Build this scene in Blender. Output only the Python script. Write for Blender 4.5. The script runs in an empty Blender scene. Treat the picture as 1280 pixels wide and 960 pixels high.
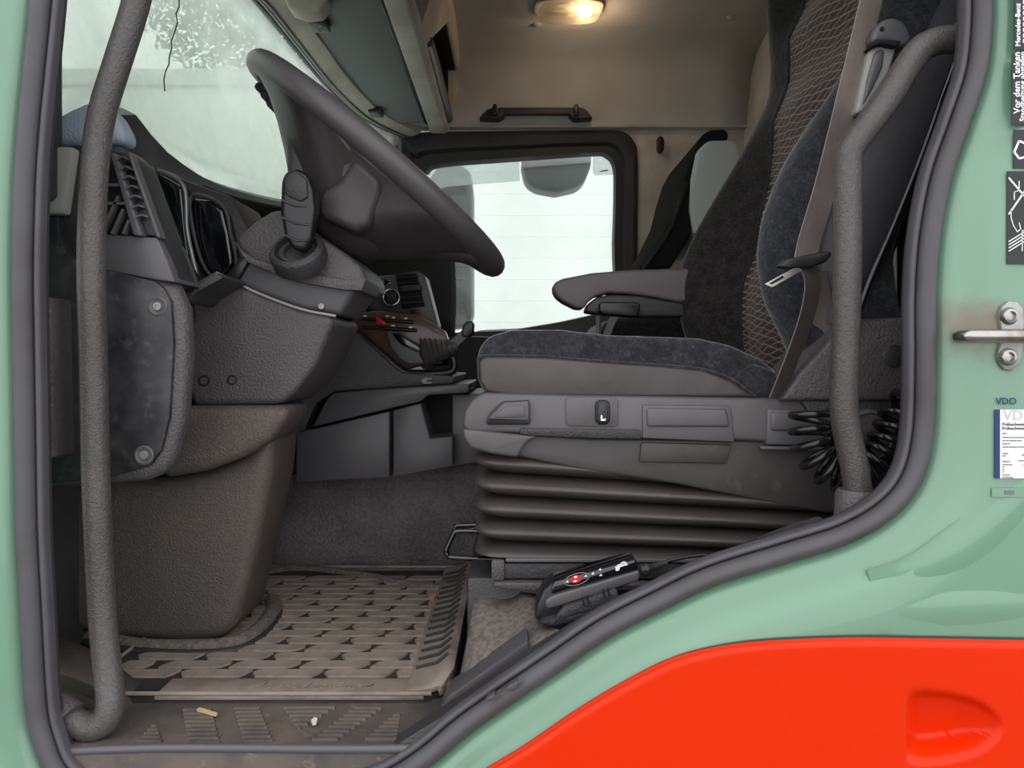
import bpy, bmesh, math, random
from mathutils import Vector, Matrix
random.seed(7)
S = bpy.context.scene
COL = S.collection
# ---------------------------------------------------------------- camera, sky, exposure
FPX, CY, D0 = 1000.0, 450.0, 0.9          # focal length and horizon row of a 1280x960 frame; camera stands 0.9 m outside the sill
cam = bpy.data.cameras.new('camera'); camo = bpy.data.objects.new('camera', cam); COL.objects.link(camo)
camo.location = (0, -D0, 0); camo.rotation_euler = (math.pi/2, 0, 0)
cam.sensor_width = 36; cam.lens = 36*FPX/1280; cam.shift_y = (CY-480)/1280
cam.clip_start = 0.02; cam.clip_end = 200
S.camera = camo
world = bpy.data.worlds.new('overcast'); S.world = world; world.use_nodes = True
bgn = world.node_tree.nodes['Background']
bgn.inputs[0].default_value = (0.97, 0.985, 1.0, 1); bgn.inputs[1].default_value = 1.65
S.view_settings.view_transform = 'Standard'; S.view_settings.look = 'None'
S.view_settings.exposure = 0.25; S.view_settings.gamma = 1; S.view_settings.use_curve_mapping = False

# ---------------------------------------------------------------- helpers
def W(px, py, Y):
    D = Y + D0
    return Vector(((px-640)*D/FPX, Y, (CY-py)*D/FPX))
def lin(r, g, b):
    f = lambda c: (c/255/12.92) if c/255 <= .04045 else ((c/255+.055)/1.055)**2.4
    return (f(r), f(g), f(b), 1)
def cat(pts, n=6, closed=False):
    pts = [Vector(p) for p in pts]; out = []
    m = len(pts); rng = m if closed else m-1
    for i in range(rng):
        if closed: a, b, c, d = pts[(i-1) % m], pts[i], pts[(i+1) % m], pts[(i+2) % m]
        else: a, b, c, d = pts[max(i-1, 0)], pts[i], pts[i+1], pts[min(i+2, m-1)]
        for k in range(n):
            t = k/n
            out.append(.5*((2*b)+(c-a)*t+(2*a-5*b+4*c-d)*t*t+(3*b-a-3*c+d)*t**3))
    if not closed: out.append(pts[-1].copy())
    return out
def wloc(o):
    v = Vector((0, 0, 0))
    while o is not None: v += o.location; o = o.parent
    return v
def put(name, me, mat=None, parent=None, base=False):
    """link a mesh whose vertices are in world space; give it its own origin"""
    if me.vertices:
        cs = [v.co for v in me.vertices]
        lo = Vector((min(c[i] for c in cs) for i in range(3))); hi = Vector((max(c[i] for c in cs) for i in range(3)))
        org = (lo+hi)/2
        if parent is None: org.z = lo.z
    else: org = Vector((0, 0, 0))
    me.transform(Matrix.Translation(-org))
    o = bpy.data.objects.new(name, me); COL.objects.link(o)
    if parent is not None: o.parent = parent; o.location = org - wloc(parent)
    else: o.location = org
    if mat is not None: me.materials.append(mat)
    return o
def fin(bm, name, mat, parent, ang=35, smooth=True):
    bmesh.ops.recalc_face_normals(bm, faces=bm.faces)
    me = bpy.data.meshes.new(name); bm.to_mesh(me); bm.free()
    if smooth:
        for p in me.polygons: p.use_smooth = True
        me.set_sharp_from_angle(angle=math.radians(ang))
    return put(name, me, mat, parent)
def bev(bm, w, seg=2, ang=25):
    if w <= 0: return
    es = [e for e in bm.edges if len(e.link_faces) == 2 and e.calc_face_angle(0) > math.radians(ang)]
    bmesh.ops.bevel(bm, geom=es, offset=w, segments=seg, affect='EDGES', profile=.5, clamp_overlap=True)
def prism(name, pts, Y0, Y1, mat, parent=None, b=.003, seg=2, Yp=None, ang=35):
    """outline in photo pixels measured at depth Yp (default Y0), extruded from Y0 to Y1"""
    Yp = Y0 if Yp is None else Yp
    bm = bmesh.new()
    f = [bm.verts.new((W(x, y, Yp).x, Y0, W(x, y, Yp).z)) for x, y in pts]
    r = [bm.verts.new((v.co.x, Y1, v.co.z)) for v in f]
    bm.faces.new(f); bm.faces.new(r[::-1]); n = len(f)
    for i in range(n): bm.faces.new((f[i], f[(i+1) % n], r[(i+1) % n], r[i]))
    bmesh.ops.recalc_face_normals(bm, faces=bm.faces)
    bev(bm, b, seg)
    return fin(bm, name, mat, parent, ang)
def xprism(name, pts, Y0, Y1, mat, parent=None, b=.003, seg=2, ang=35):
    """outline in metres (x, z), extruded along Y"""
    bm = bmesh.new()
    f = [bm.verts.new((x, Y0, z)) for x, z in pts]; r = [bm.verts.new((x, Y1, z)) for x, z in pts]
    bm.faces.new(f); bm.faces.new(r[::-1]); n = len(f)
    for i in range(n): bm.faces.new((f[i], f[(i+1) % n], r[(i+1) % n], r[i]))
    bmesh.ops.recalc_face_normals(bm, faces=bm.faces)
    bev(bm, b, seg)
    return fin(bm, name, mat, parent, ang)
def obox(name, c, ax, ay, az, mat, parent=None, b=.002, seg=2):
    """box about c with half-axis vectors"""
    c = Vector(c); ax, ay, az = Vector(ax), Vector(ay), Vector(az)
    bm = bmesh.new(); vs = {}
    for i in (-1, 1):
        for j in (-1, 1):
            for k in (-1, 1): vs[i, j, k] = bm.verts.new(c+ax*i+ay*j+az*k)
    for q in (((-1,-1,-1),(-1,1,-1),(-1,1,1),(-1,-1,1)), ((1,-1,-1),(1,1,-1),(1,1,1),(1,-1,1)),
              ((-1,-1,-1),(1,-1,-1),(1,-1,1),(-1,-1,1)), ((-1,1,-1),(1,1,-1),(1,1,1),(-1,1,1)),
              ((-1,-1,-1),(1,-1,-1),(1,1,-1),(-1,1,-1)), ((-1,-1,1),(1,-1,1),(1,1,1),(-1,1,1))):
        bm.faces.new([vs[t] for t in q])
    bmesh.ops.recalc_face_normals(bm, faces=bm.faces)
    bev(bm, b, seg)
    return fin(bm, name, mat, parent)
def box(name, x0, x1, y0, y1, z0, z1, mat, parent=None, b=.002, seg=2):
    return obox(name, ((x0+x1)/2, (y0+y1)/2, (z0+z1)/2), ((x1-x0)/2, 0, 0), (0, (y1-y0)/2, 0), (0, 0, (z1-z0)/2), mat, parent, b, seg)
def frames(path, closed=False, up=None):
    n = len(path); T = []
    for i in range(n):
        a = path[(i-1) % n] if closed else path[max(i-1, 0)]; b = path[(i+1) % n] if closed else path[min(i+1, n-1)]
        T.append((b-a).normalized())
    N = []
    v = up if up is not None else (Vector((0, 0, 1)) if abs(T[0].z) < .9 else Vector((1, 0, 0)))
    for t in T:
        w = v - t*v.dot(t)
        if w.length < 1e-6: w = Vector((1, 0, 0)) - t*t.x
        w.normalize(); N.append(w)
        if up is None: v = w
    return T, N
def sweep(name, path, prof, mat, parent=None, closed=False, up=None, scale=None, ang=50, cap=True):
    """prof: list of (a, b): a along the frame normal, b along the binormal"""
    path = [Vector(p) for p in path]; T, N = frames(path, closed, up)
    bm = bmesh.new(); rings = []
    for i, p in enumerate(path):
        B = T[i].cross(N[i]); s = scale[i] if scale else 1
        rings.append([bm.verts.new(p + N[i]*a*s + B*b*s) for a, b in prof])
    m = len(prof); n = len(path)
    for i in range(n if closed else n-1):
        r, q = rings[i], rings[(i+1) % n]
        for j in range(m): bm.faces.new((r[j], r[(j+1) % m], q[(j+1) % m], q[j]))
    if not closed and cap: bm.faces.new(rings[0][::-1]); bm.faces.new(rings[-1])
    return fin(bm, name, mat, parent, ang)
def circ(r, n=12, ry=None):
    ry = r if ry is None else ry
    return [(r*math.cos(2*math.pi*k/n), ry*math.sin(2*math.pi*k/n)) for k in range(n)]
def tube(name, path, r, mat, parent=None, n=12, closed=False, scale=None):
    return sweep(name, path, circ(r, n), mat, parent, closed, None, scale)
def loft(name, rings, mat, parent=None, closed=True, caps=True, ang=40, smooth=True, loop=False):
    bm = bmesh.new(); R = [[bm.verts.new(p) for p in r] for r in rings]; m = len(R[0])
    for a, b in zip(R, R[1:] + ([R[0]] if loop else [])):
        for j in range(m if closed else m-1):
            try: bm.faces.new((a[j], a[(j+1) % m], b[(j+1) % m], b[j]))
            except ValueError: pass
    if caps and closed and not loop: bm.faces.new(R[0][::-1]); bm.faces.new(R[-1])
    return fin(bm, name, mat, parent, ang, smooth)
def lathe(name, c, axis, prof, mat, parent=None, n=24, ref=None):
    """prof: (radius, height along axis)"""
    c = Vector(c); ax = Vector(axis).normalized()
    u = Vector(ref) if ref else (Vector((0, 0, 1)) if abs(ax.z) < .9 else Vector((1, 0, 0)))
    u = (u - ax*u.dot(ax)).normalized(); v = ax.cross(u)
    rings = [[c + ax*h + (u*math.cos(2*math.pi*k/n) + v*math.sin(2*math.pi*k/n))*max(r, 1e-5) for k in range(n)] for r, h in prof]
    return loft(name, rings, mat, parent)
def surf(name, grid, mat, parent=None, thick=0, ang=60):
    """open grid of points, optionally thickened"""
    bm = bmesh.new(); R = [[bm.verts.new(p) for p in r] for r in grid]
    for a, b in zip(R, R[1:]):
        for j in range(len(a)-1): bm.faces.new((a[j], a[j+1], b[j+1], b[j]))
    o = fin(bm, name, mat, parent, ang)
    if thick:
        m = o.modifiers.new('thickness', 'SOLIDIFY'); m.thickness = thick; m.offset = 0
    return o
def lettering(name, s, size, fn, mat, parent, ext=.0004, shear=0, align='LEFT', bold=0):
    cu = bpy.data.curves.new('lettering', 'FONT'); cu.body = s; cu.size = size; cu.extrude = ext; cu.shear = shear
    cu.align_x = align; cu.resolution_u = 2; cu.offset = bold
    t = bpy.data.objects.new('lettering', cu); COL.objects.link(t)
    bpy.context.view_layer.update()
    me = bpy.data.meshes.new_from_object(t.evaluated_get(bpy.context.evaluated_depsgraph_get()))
    bpy.data.objects.remove(t); bpy.data.curves.remove(cu)
    me.materials.clear()
    for v in me.vertices: v.co = fn(*v.co)
    return put(name, me, mat, parent)
def tag(o, label, catg, group=None):
    o['label'] = label; o['category'] = catg
    if group: o['group'] = group
    return o
def struct(o, label=None):
    o['kind'] = 'structure'
    if label: o['label'] = label
    return o
def thing(name, label, catg, loc, group=None):
    o = bpy.data.objects.new(name, None); COL.objects.link(o); o.location = loc; o.empty_display_size = .05
    return tag(o, label, catg, group)
def twin(o, parent, d):
    c = o.copy(); COL.objects.link(c); c.parent = parent; c.location = o.location + Vector(d); return c

# ---------------------------------------------------------------- materials
def mat(name, col, rough=.5, metal=0, coat=0, bump=None, var=None, spec=.5, sheen=0, dirt=None, grain=None):
    """bump: (scale, strength, distance[, kind]); var: (scale, colour2, lo, hi); dirt: the same, on top"""
    m = bpy.data.materials.new(name); m.use_nodes = True; nt = m.node_tree; N = nt.nodes; L = nt.links
    b = N['Principled BSDF']; b.inputs['Base Color'].default_value = col; b.inputs['Roughness'].default_value = rough
    b.inputs['Metallic'].default_value = metal; b.inputs['Coat Weight'].default_value = coat
    b.inputs['Coat Roughness'].default_value = .06; b.inputs['Specular IOR Level'].default_value = spec
    if sheen: b.inputs['Sheen Weight'].default_value = sheen; b.inputs['Sheen Roughness'].default_value = .4
    tc = N.new('ShaderNodeTexCoord')
    prev = None
    for q in (var, dirt):
        if not q: continue
        sc, c2, lo, hi = q
        nz = N.new('ShaderNodeTexNoise'); nz.inputs['Scale'].default_value = sc; nz.inputs['Detail'].default_value = 5
        nz.inputs['Roughness'].default_value = .6
        L.new(tc.outputs['Object'], nz.inputs['Vector'])
        rp = N.new('ShaderNodeMapRange'); rp.inputs[1].default_value = lo; rp.inputs[2].default_value = hi
        L.new(nz.outputs['Fac'], rp.inputs[0])
        mx = N.new('ShaderNodeMix'); mx.data_type = 'RGBA'; L.new(rp.outputs[0], mx.inputs[0])
        if prev is None: mx.inputs[6].default_value = col
        else: L.new(prev, mx.inputs[6])
        mx.inputs[7].default_value = c2; prev = mx.outputs[2]
    if grain:                                # fine speckle of the moulded grain: (scale, darkest factor)
        gz = N.new('ShaderNodeTexNoise'); gz.inputs['Scale'].default_value = grain[0]; gz.inputs['Detail'].default_value = 1
        L.new(tc.outputs['Object'], gz.inputs['Vector'])
        gr = N.new('ShaderNodeMapRange'); gr.inputs[1].default_value = .35; gr.inputs[2].default_value = .65; gr.inputs[3].default_value = grain[1]; gr.inputs[4].default_value = 2-grain[1]
        L.new(gz.outputs['Fac'], gr.inputs[0])
        gm = N.new('ShaderNodeVectorMath'); gm.operation = 'SCALE'
        if prev is None: gm.inputs[0].default_value = col[:3]
        else: L.new(prev, gm.inputs[0])
        L.new(gr.outputs[0], gm.inputs['Scale']); prev = gm.outputs[0]
    if prev is not None: L.new(prev, b.inputs['Base Color'])
    if bump:
        k = bump[3] if len(bump) > 3 else 'noise'
        if k == 'voronoi':
            t = N.new('ShaderNodeTexVoronoi'); t.inputs['Scale'].default_value = bump[0]; out = t.outputs['Distance']
        else:
            t = N.new('ShaderNodeTexNoise'); t.inputs['Scale'].default_value = bump[0]; t.inputs['Detail'].default_value = 3; out = t.outputs['Fac']
        L.new(tc.outputs['Object'], t.inputs['Vector'])
        bp = N.new('ShaderNodeBump'); bp.inputs['Strength'].default_value = bump[1]; bp.inputs['Distance'].default_value = bump[2]
        L.new(out, bp.inputs['Height']); L.new(bp.outputs['Normal'], b.inputs['Normal'])
    return m
def glass(name, tint, film, refl=.06, filmcol=(.9, .95, .92, 1), noise=6):
    m = bpy.data.materials.new(name); m.use_nodes = True; nt = m.node_tree; N = nt.nodes; L = nt.links
    N.remove(N['Principled BSDF']); out = N['Material Output']
    tr = N.new('ShaderNodeBsdfTransparent'); tr.inputs[0].default_value = tint
    tl = N.new('ShaderNodeBsdfTranslucent'); tl.inputs[0].default_value = filmcol
    gl = N.new('ShaderNodeBsdfGlossy'); gl.inputs['Roughness'].default_value = .02
    tc = N.new('ShaderNodeTexCoord'); nz = N.new('ShaderNodeTexNoise'); nz.inputs['Scale'].default_value = noise; nz.inputs['Detail'].default_value = 6
    L.new(tc.outputs['Object'], nz.inputs['Vector'])
    mr = N.new('ShaderNodeMapRange'); mr.inputs[1].default_value = .3; mr.inputs[2].default_value = .75
    mr.inputs[3].default_value = film*.6; mr.inputs[4].default_value = film*1.4; L.new(nz.outputs['Fac'], mr.inputs[0])
    m1 = N.new('ShaderNodeMixShader'); L.new(mr.outputs[0], m1.inputs[0]); L.new(tr.outputs[0], m1.inputs[1]); L.new(tl.outputs[0], m1.inputs[2])
    lw = N.new('ShaderNodeLayerWeight'); lw.inputs[0].default_value = refl*4
    mu = N.new('ShaderNodeMath'); mu.operation = 'MULTIPLY'; mu.inputs[1].default_value = .5; L.new(lw.outputs['Fresnel'], mu.inputs[0])
    m2 = N.new('ShaderNodeMixShader'); L.new(mu.outputs[0], m2.inputs[0]); L.new(m1.outputs[0], m2.inputs[1]); L.new(gl.outputs[0], m2.inputs[2])
    L.new(m2.outputs[0], out.inputs[0])
    return m
def emit(name, col, strength):
    m = bpy.data.materials.new(name); m.use_nodes = True; b = m.node_tree.nodes['Principled BSDF']
    b.inputs['Base Color'].default_value = col; b.inputs['Emission Color'].default_value = col; b.inputs['Emission Strength'].default_value = strength
    return m
def net_fabric(name, dark, light, sx, sz, width):
    """wavy net of pale threads on dark cloth: two families of distorted waves"""
    m = mat(name, dark, .85, sheen=.3); nt = m.node_tree; N = nt.nodes; L = nt.links; b = N['Principled BSDF']
    tc = N.new('ShaderNodeTexCoord'); prev = None
    for ang, sc, ph in ((28, sx, 0), (-20, sx*.92, 2)):
        mp = N.new('ShaderNodeMapping'); mp.inputs['Rotation'].default_value = (0, 0, math.radians(ang)); mp.inputs['Scale'].default_value = (.6, 1, 1)
        L.new(tc.outputs['UV'], mp.inputs['Vector'])
        w = N.new('ShaderNodeTexWave'); w.bands_direction = 'Y'; w.inputs['Scale'].default_value = sc
        w.inputs['Distortion'].default_value = 3.5; w.inputs['Detail'].default_value = 1; w.inputs['Detail Scale'].default_value = 1.1; w.inputs['Phase Offset'].default_value = ph
        L.new(mp.outputs[0], w.inputs['Vector'])
        r = N.new('ShaderNodeMapRange'); r.inputs[1].default_value = 1-width; r.inputs[2].default_value = 1; L.new(w.outputs['Fac'], r.inputs[0])
        if prev is None: prev = r.outputs[0]
        else:
            mx = N.new('ShaderNodeMath'); mx.operation = 'MAXIMUM'; L.new(prev, mx.inputs[0]); L.new(r.outputs[0], mx.inputs[1]); prev = mx.outputs[0]
    c = N.new('ShaderNodeMix'); c.data_type = 'RGBA'; c.inputs[6].default_value = dark; c.inputs[7].default_value = light
    L.new(prev, c.inputs[0]); L.new(c.outputs[2], b.inputs['Base Color'])
    return m

M = {}
M['green'] = mat('green_paint', lin(113, 151, 127), .32, coat=.5)
M['orange'] = mat('orange_paint', lin(224, 45, 0), .32, coat=.15, spec=.15)
M['rubber'] = mat('rubber_seal', lin(80, 78, 83), .5, var=(9, lin(70, 66, 68), .4, .7), bump=(60, .05, .002))
M['rubber_dk'] = mat('rubber_dark', lin(52, 50, 52), .55)
M['handle'] = mat('handle_plastic', lin(80, 76, 75), .38, bump=(380, .7, .0016), var=(5, lin(64, 56, 52), .45, .75), grain=(260, .86))
M['plastic'] = mat('grained_plastic', lin(84, 80, 82), .45, bump=(300, .9, .002), var=(6, lin(70, 64, 63), .4, .75), grain=(300, .88))
M['plastic_dk'] = mat('dark_plastic', lin(58, 56, 58), .45, bump=(300, .8, .0016), var=(14, lin(44, 43, 45), .35, .7), grain=(300, .88))
M['fuse'] = mat('mottled_cover', lin(56, 54, 57), .4, var=(22, lin(30, 30, 34), .38, .6), dirt=(50, lin(84, 80, 78), .56, .78), bump=(300, .15, .0006))
M['brown_pl'] = mat('dusty_plastic', lin(80, 73, 71), .52, bump=(330, .9, .002), var=(5, lin(94, 84, 77), .4, .75), dirt=(26, lin(106, 95, 86), .56, .9), grain=(330, .88))
M['seat_pl'] = mat('seat_plastic', lin(92, 89, 92), .45, bump=(600, .12, .0005), var=(8, lin(78, 73, 72), .4, .75))
M['seat_dk'] = mat('seat_plastic_dusty', lin(66, 62, 62), .55, var=(10, lin(58, 52, 49), .4, .7), dirt=(38, lin(98, 86, 76), .6, .85))
M['smooth'] = mat('smooth_plastic', lin(88, 85, 88), .4)
M['black'] = mat('black_plastic', lin(30, 29, 31), .35)
M['deck'] = mat('deck_black', lin(42, 41, 42), .95, spec=.05)
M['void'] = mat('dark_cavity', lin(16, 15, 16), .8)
M['hose'] = mat('hose_black', lin(26, 25, 26), .2)
M['gloss'] = mat('gloss_black', lin(22, 22, 26), .08, coat=.6)
M['bellow'] = mat('bellows_rubber', lin(74, 67, 65), .4, var=(7, lin(60, 53, 50), .4, .75), dirt=(120, lin(116, 100, 86), .62, .9))
M['mat'] = mat('dusty_mat', lin(46, 43, 44), .65, var=(12, lin(64, 57, 52), .42, .7), bump=(200, .2, .001))
M['matblk'] = mat('mat_block', lin(152, 139, 127), .7, var=(9, lin(112, 101, 94), .4, .68), dirt=(45, lin(160, 144, 128), .55, .8), bump=(250, .2, .001))
M['sill'] = mat('sill_plastic', lin(102, 91, 83), .55, var=(12, lin(76, 70, 68), .4, .65), dirt=(70, lin(150, 132, 112), .6, .85), bump=(260, .2, .001))
M['carpet'] = mat('grey_carpet', lin(120, 112, 104), .95, var=(140, lin(88, 80, 76), .4, .65), bump=(500, .8, .002))
M['tunnel'] = mat('tunnel_lining', lin(116, 110, 110), .42, bump=(170, 1, .006), var=(6, lin(78, 73, 73), .4, .7), grain=(170, .8))
M['velour'] = mat('black_velour', lin(44, 42, 47), .95, sheen=.6, var=(60, lin(26, 25, 30), .38, .6), dirt=(100, lin(66, 64, 72), .52, .85), bump=(90, .6, .004), grain=(240, .6))
M['velour_br'] = mat('brown_black_velour', lin(46, 40, 39), .95, sheen=.4, var=(45, lin(28, 25, 26), .38, .6), dirt=(100, lin(62, 54, 51), .55, .85), grain=(240, .6), bump=(90, .5, .003))
M['velour_bl'] = mat('navy_velour', lin(44, 45, 52), .95, sheen=.5, var=(45, lin(28, 29, 35), .38, .6), dirt=(100, lin(60, 62, 70), .55, .85), grain=(240, .6), bump=(90, .4, .003))
M['leather'] = mat('side_leatherette', lin(74, 66, 66), .45, var=(7, lin(58, 51, 50), .4, .7), bump=(30, .25, .006))
M['insert'] = net_fabric('net_insert', lin(56, 42, 40), lin(166, 138, 126), 24, 1, .075)
M['shell'] = mat('speckled_shell', lin(64, 62, 66), .6, var=(900, lin(96, 93, 96), .5, .75), bump=(900, .4, .0008))
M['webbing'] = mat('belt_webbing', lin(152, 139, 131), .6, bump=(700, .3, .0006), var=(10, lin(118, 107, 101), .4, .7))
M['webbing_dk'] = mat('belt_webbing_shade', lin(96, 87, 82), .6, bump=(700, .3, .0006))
M['steel'] = mat('steel', lin(178, 174, 170), .28, metal=1, var=(30, lin(130, 120, 112), .45, .75))
M['zinc'] = mat('zinc_plate', lin(165, 165, 162), .45, metal=.7, var=(25, lin(120, 112, 104), .5, .8), dirt=(60, lin(110, 88, 70), .62, .85))
M['chrome'] = mat('chrome', lin(215, 215, 215), .12, metal=1)
M['silver'] = mat('silver_trim', lin(150, 152, 152), .35, metal=.6)
M['beige'] = mat('beige_lining', lin(206, 198, 187), .85, bump=(400, .3, .001), var=(5, lin(176, 167, 155), .4, .7))
M['headliner'] = mat('headliner', lin(207, 204, 201), .95, bump=(500, .5, .0012), var=(7, lin(198, 195, 191), .4, .7))
M['rearwall'] = mat('rear_lining', lin(216, 210, 202), .9, bump=(400, .4, .0012), var=(6, lin(178, 170, 160), .4, .7))
M['visor'] = mat('visor_fabric', lin(128, 129, 130), .85, bump=(500, .4, .001))
M['greypanel'] = mat('grey_trim', lin(150, 149, 146), .6)
M['dashtop'] = mat('dash_top', lin(150, 162, 176), .55, bump=(350, .5, .0012, 'voronoi'))
M['wood'] = mat('brown_fascia', lin(98, 68, 50), .35, coat=.3, var=(6, lin(74, 52, 40), .4, .7))
M['red'] = mat('red_plastic', lin(214, 34, 34), .35)
M['white'] = mat('white_print', lin(238, 238, 236), .5)
M['blue'] = mat('blue_print', lin(22, 50, 108), .5)
M['stickblk'] = mat('sticker_black', lin(24, 26, 28), .35)
M['clear'] = mat('sticker_film', lin(122, 156, 134), .25)
M['greyprint'] = mat('grey_print', lin(112, 116, 120), .5)
M['mirror'] = mat('mirror_glass', lin(225, 232, 230), .04, metal=1)
M['mirror_hs'] = mat('mirror_housing', lin(96, 104, 103), .5)
M['palegrey'] = mat('pale_plastic', lin(196, 198, 198), .5)
M['pass_shell'] = mat('passenger_shell', lin(214, 218, 216), .55)
M['armrest'] = mat('armrest_vinyl', lin(102, 94, 95), .5, bump=(300, .4, .001))
M['siding'] = mat('white_siding', lin(238, 244, 239), .7, var=(1.5, lin(226, 233, 228), .4, .75))
M['asphalt'] = mat('asphalt', lin(112, 110, 107), .9, var=(4, lin(98, 96, 94), .4, .7))
M['leaf'] = mat('leaf', lin(38, 78, 44), .7)
M['bark'] = mat('bark', lin(84, 70, 58), .9, bump=(40, .6, .01))
M['windscreen'] = glass('fogged_windscreen', (.90, .97, .91, 1), .45, filmcol=(.95, 1, .95, 1))
M['window'] = glass('side_glass', (.96, .98, .97, 1), .06)
M['lens'] = glass('lamp_lens', (1, .96, .9, 1), .15, .1)
M['bulb'] = emit('warm_bulb', (1, .62, .25, 1), 30)
# ================================================================ the setting
FZ = (CY-935)*D0/FPX                        # cab floor height, the sill edge lies at Y = 0
YF = 2.2                                    # passenger side wall
# --- outside: yard, white hall, tree
yard = struct(box('ground', -14, 14, -9, 20, -2.0, -1.9, M['asphalt'], None, 0), 'grey asphalt yard outside the cab')
hall = thing('hall_building', 'white clad hall seen through the far side window', 'building', (0, 7, -1.9))
box('hall_core', -9, 7, 6.05, 9.5, -1.9, 2.35, M['siding'], hall, 0)
for k in range(23):
    z = -1.9 + k*.185
    box('siding_board', -9, 7, 6.0, 6.05, z, z+.185, M['siding'], hall, .0035, 1)
box('eaves_board', -9.1, 7.1, 5.95, 6.1, 2.355, 2.5, M['palegrey'], hall, .01, 1)
def tree(px, py, D, R, H):
    c = W(px, py, D-D0); base = Vector((c.x, c.y, -1.9))
    t = thing('tree', 'leafy green tree beyond the fogged windscreen', 'tree', base)
    tube('trunk', [base, base+Vector((.05, 0, 1.6)), Vector((c.x, c.y, c.z))], .16, M['bark'], t, 8, scale=[1, .8, .4])
    bm = bmesh.new()
    for i in range(16000):
        v = Vector((random.gauss(0, 1), random.gauss(0, 1), random.gauss(0, 1))).normalized()*random.random()**.45
        p = c + Vector((v.x*R, v.y*R, v.z*H)); a = Vector((random.gauss(0, 1), random.gauss(0, 1), random.gauss(0, 1))).normalized()
        b = a.orthogonal().normalized(); s = random.uniform(.035, .07)
        bm.faces.new([bm.verts.new(p+a*s), bm.verts.new(p+b*s*.55), bm.verts.new(p-a*s), bm.verts.new(p-b*s*.55)])
    me = bpy.data.meshes.new('foliage'); bm.to_mesh(me); bm.free()
    f = put('foliage', me, M['leaf'], t); f['kind'] = 'stuff'
tree(338, -30, 12.5, 2.2, 1.9)

TE = cat([Vector((x, y, 0)) for x, y in [(430,1080),(520,1020),(580,985),(625,958),(662,935),(719,896),(775,862),(831,833),(880,817),(950,806),(1062,801),(1160,802),(1280,804),(1480,808),(1900,815),(2600,822)]], 10)
def top_at(x):
    for a, b in zip(TE, TE[1:]):
        if a.x <= x <= b.x: return a.y+(b.y-a.y)*(x-a.x)/(b.x-a.x)
    return TE[-1].y
def ss_(a, b, x):
    t = max(0, min(1, (x-a)/(b-a))); return t*t*(3-2*t)
# --- driver side body: green skin round the door opening
AP = [(60,-260),(45,-100),(37,0),(28,90),(22,150),(17,220),(14,330),(15,420),(17,540),(19,660),(24,760),(31,880),(41,930),(62,976),(105,1005),
      (200,1016),(350,1013),(440,1003),(492,987),(540,957),(587,918),(644,878),(700,840),(762,798),(830,763),(894,733),(987,704),(1062,680),(1119,646),
      (1153,602),(1168,540),(1171,450),(1171,375),(1176,300),(1190,225),(1212,161),(1234,94),(1241,37),(1242,-20),(1240,-120),(1220,-250),(1150,-330),(640,-350),(130,-335)]
YB = -.01
apc = cat([W(x, y, YB) for x, y in AP], 5, True)
def outward(path):
    c = sum(path, Vector())/len(path); n = len(path); out = []
    for i in range(n):
        t = (path[(i+1) % n]-path[i-1]); q = Vector((t.z, 0, -t.x)).normalized()
        out.append(q)
    area = sum(path[i].x*path[(i+1) % n].z - path[(i+1) % n].x*path[i].z for i in range(n))
    return [q if area > 0 else -q for q in out]
apn = outward(apc)
def ring(off, Y): return [Vector((p.x+q.x*off, Y, p.z+q.z*off)) for p, q in zip(apc, apn)]
rings = [ring(-.020, .012), ring(-.004, .004), ring(.004, -.004), ring(.009, -.011), ring(.016, -.013), ring(.026, -.014), ring(.036, -.0165), ring(.044, -.0215), ring(.052, -.0245)]
cc = Vector((-.02, 0, .03)); outer = []
for p in ring(.052, -.0245):
    d = (p-cc); d.y = 0; k = min((1.75/abs(d.x) if abs(d.x) > 1e-6 else 9e9), (1.25/abs(d.z) if abs(d.z) > 1e-6 else 9e9))
    outer.append((p, Vector((cc.x+d.x*k, -.0245, cc.z+d.z*k))))
def tuck(p):                                 # the skin steps back behind the orange panel
    px, py = 640+p.x*FPX/(p.y+D0), CY-p.z*FPX/(p.y+D0)
    return Vector((p.x, .03, p.z)) if py > 845 and 1105 < px < 1290 else p
for f in (.03, .06, .09, .12, .16, .2, .25, .3, .36, .42, .5, .6, .8, 1.0): rings.append([tuck(a.lerp(b, f)) for a, b in outer])
wall_left = struct(loft('wall_left', rings, M['green'], None, True, False, 60), 'pale green painted cab side round the open door')
# rust-brown dirt round the striker on the green paint
nt = M['green'].node_tree; N = nt.nodes; L = nt.links; pb = N['Principled BSDF']
geo = N.new('ShaderNodeNewGeometry'); nz = N.new('ShaderNodeTexNoise'); nz.inputs['Scale'].default_value = 60; nz.inputs['Detail'].default_value = 6
L.new(geo.outputs['Position'], nz.inputs['Vector'])
sx = W(1228, 408, -.0245); mp = N.new('ShaderNodeMapping'); mp.vector_type = 'POINT'
mp.inputs['Location'].default_value = (-sx.x*14, -sx.y*14, -sx.z*30); mp.inputs['Scale'].default_value = (14, 14, 30)
L.new(geo.outputs['Position'], mp.inputs['Vector'])
ln = N.new('ShaderNodeVectorMath'); ln.operation = 'LENGTH'; L.new(mp.outputs[0], ln.inputs[0])
md = N.new('ShaderNodeMath'); md.operation = 'MULTIPLY_ADD'; md.inputs[1].default_value = .9; L.new(nz.outputs['Fac'], md.inputs[0]); L.new(ln.outputs['Value'], md.inputs[2])
mr = N.new('ShaderNodeMapRange'); mr.inputs[1].default_value = .75; mr.inputs[2].default_value = 1.6; mr.inputs[3].default_value = .9; mr.inputs[4].default_value = 0
L.new(md.outputs[0], mr.inputs[0])
mx = N.new('ShaderNodeMix'); mx.data_type = 'RGBA'; mx.inputs[6].default_value = lin(113, 151, 127); mx.inputs[7].default_value = lin(116, 100, 84)
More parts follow.
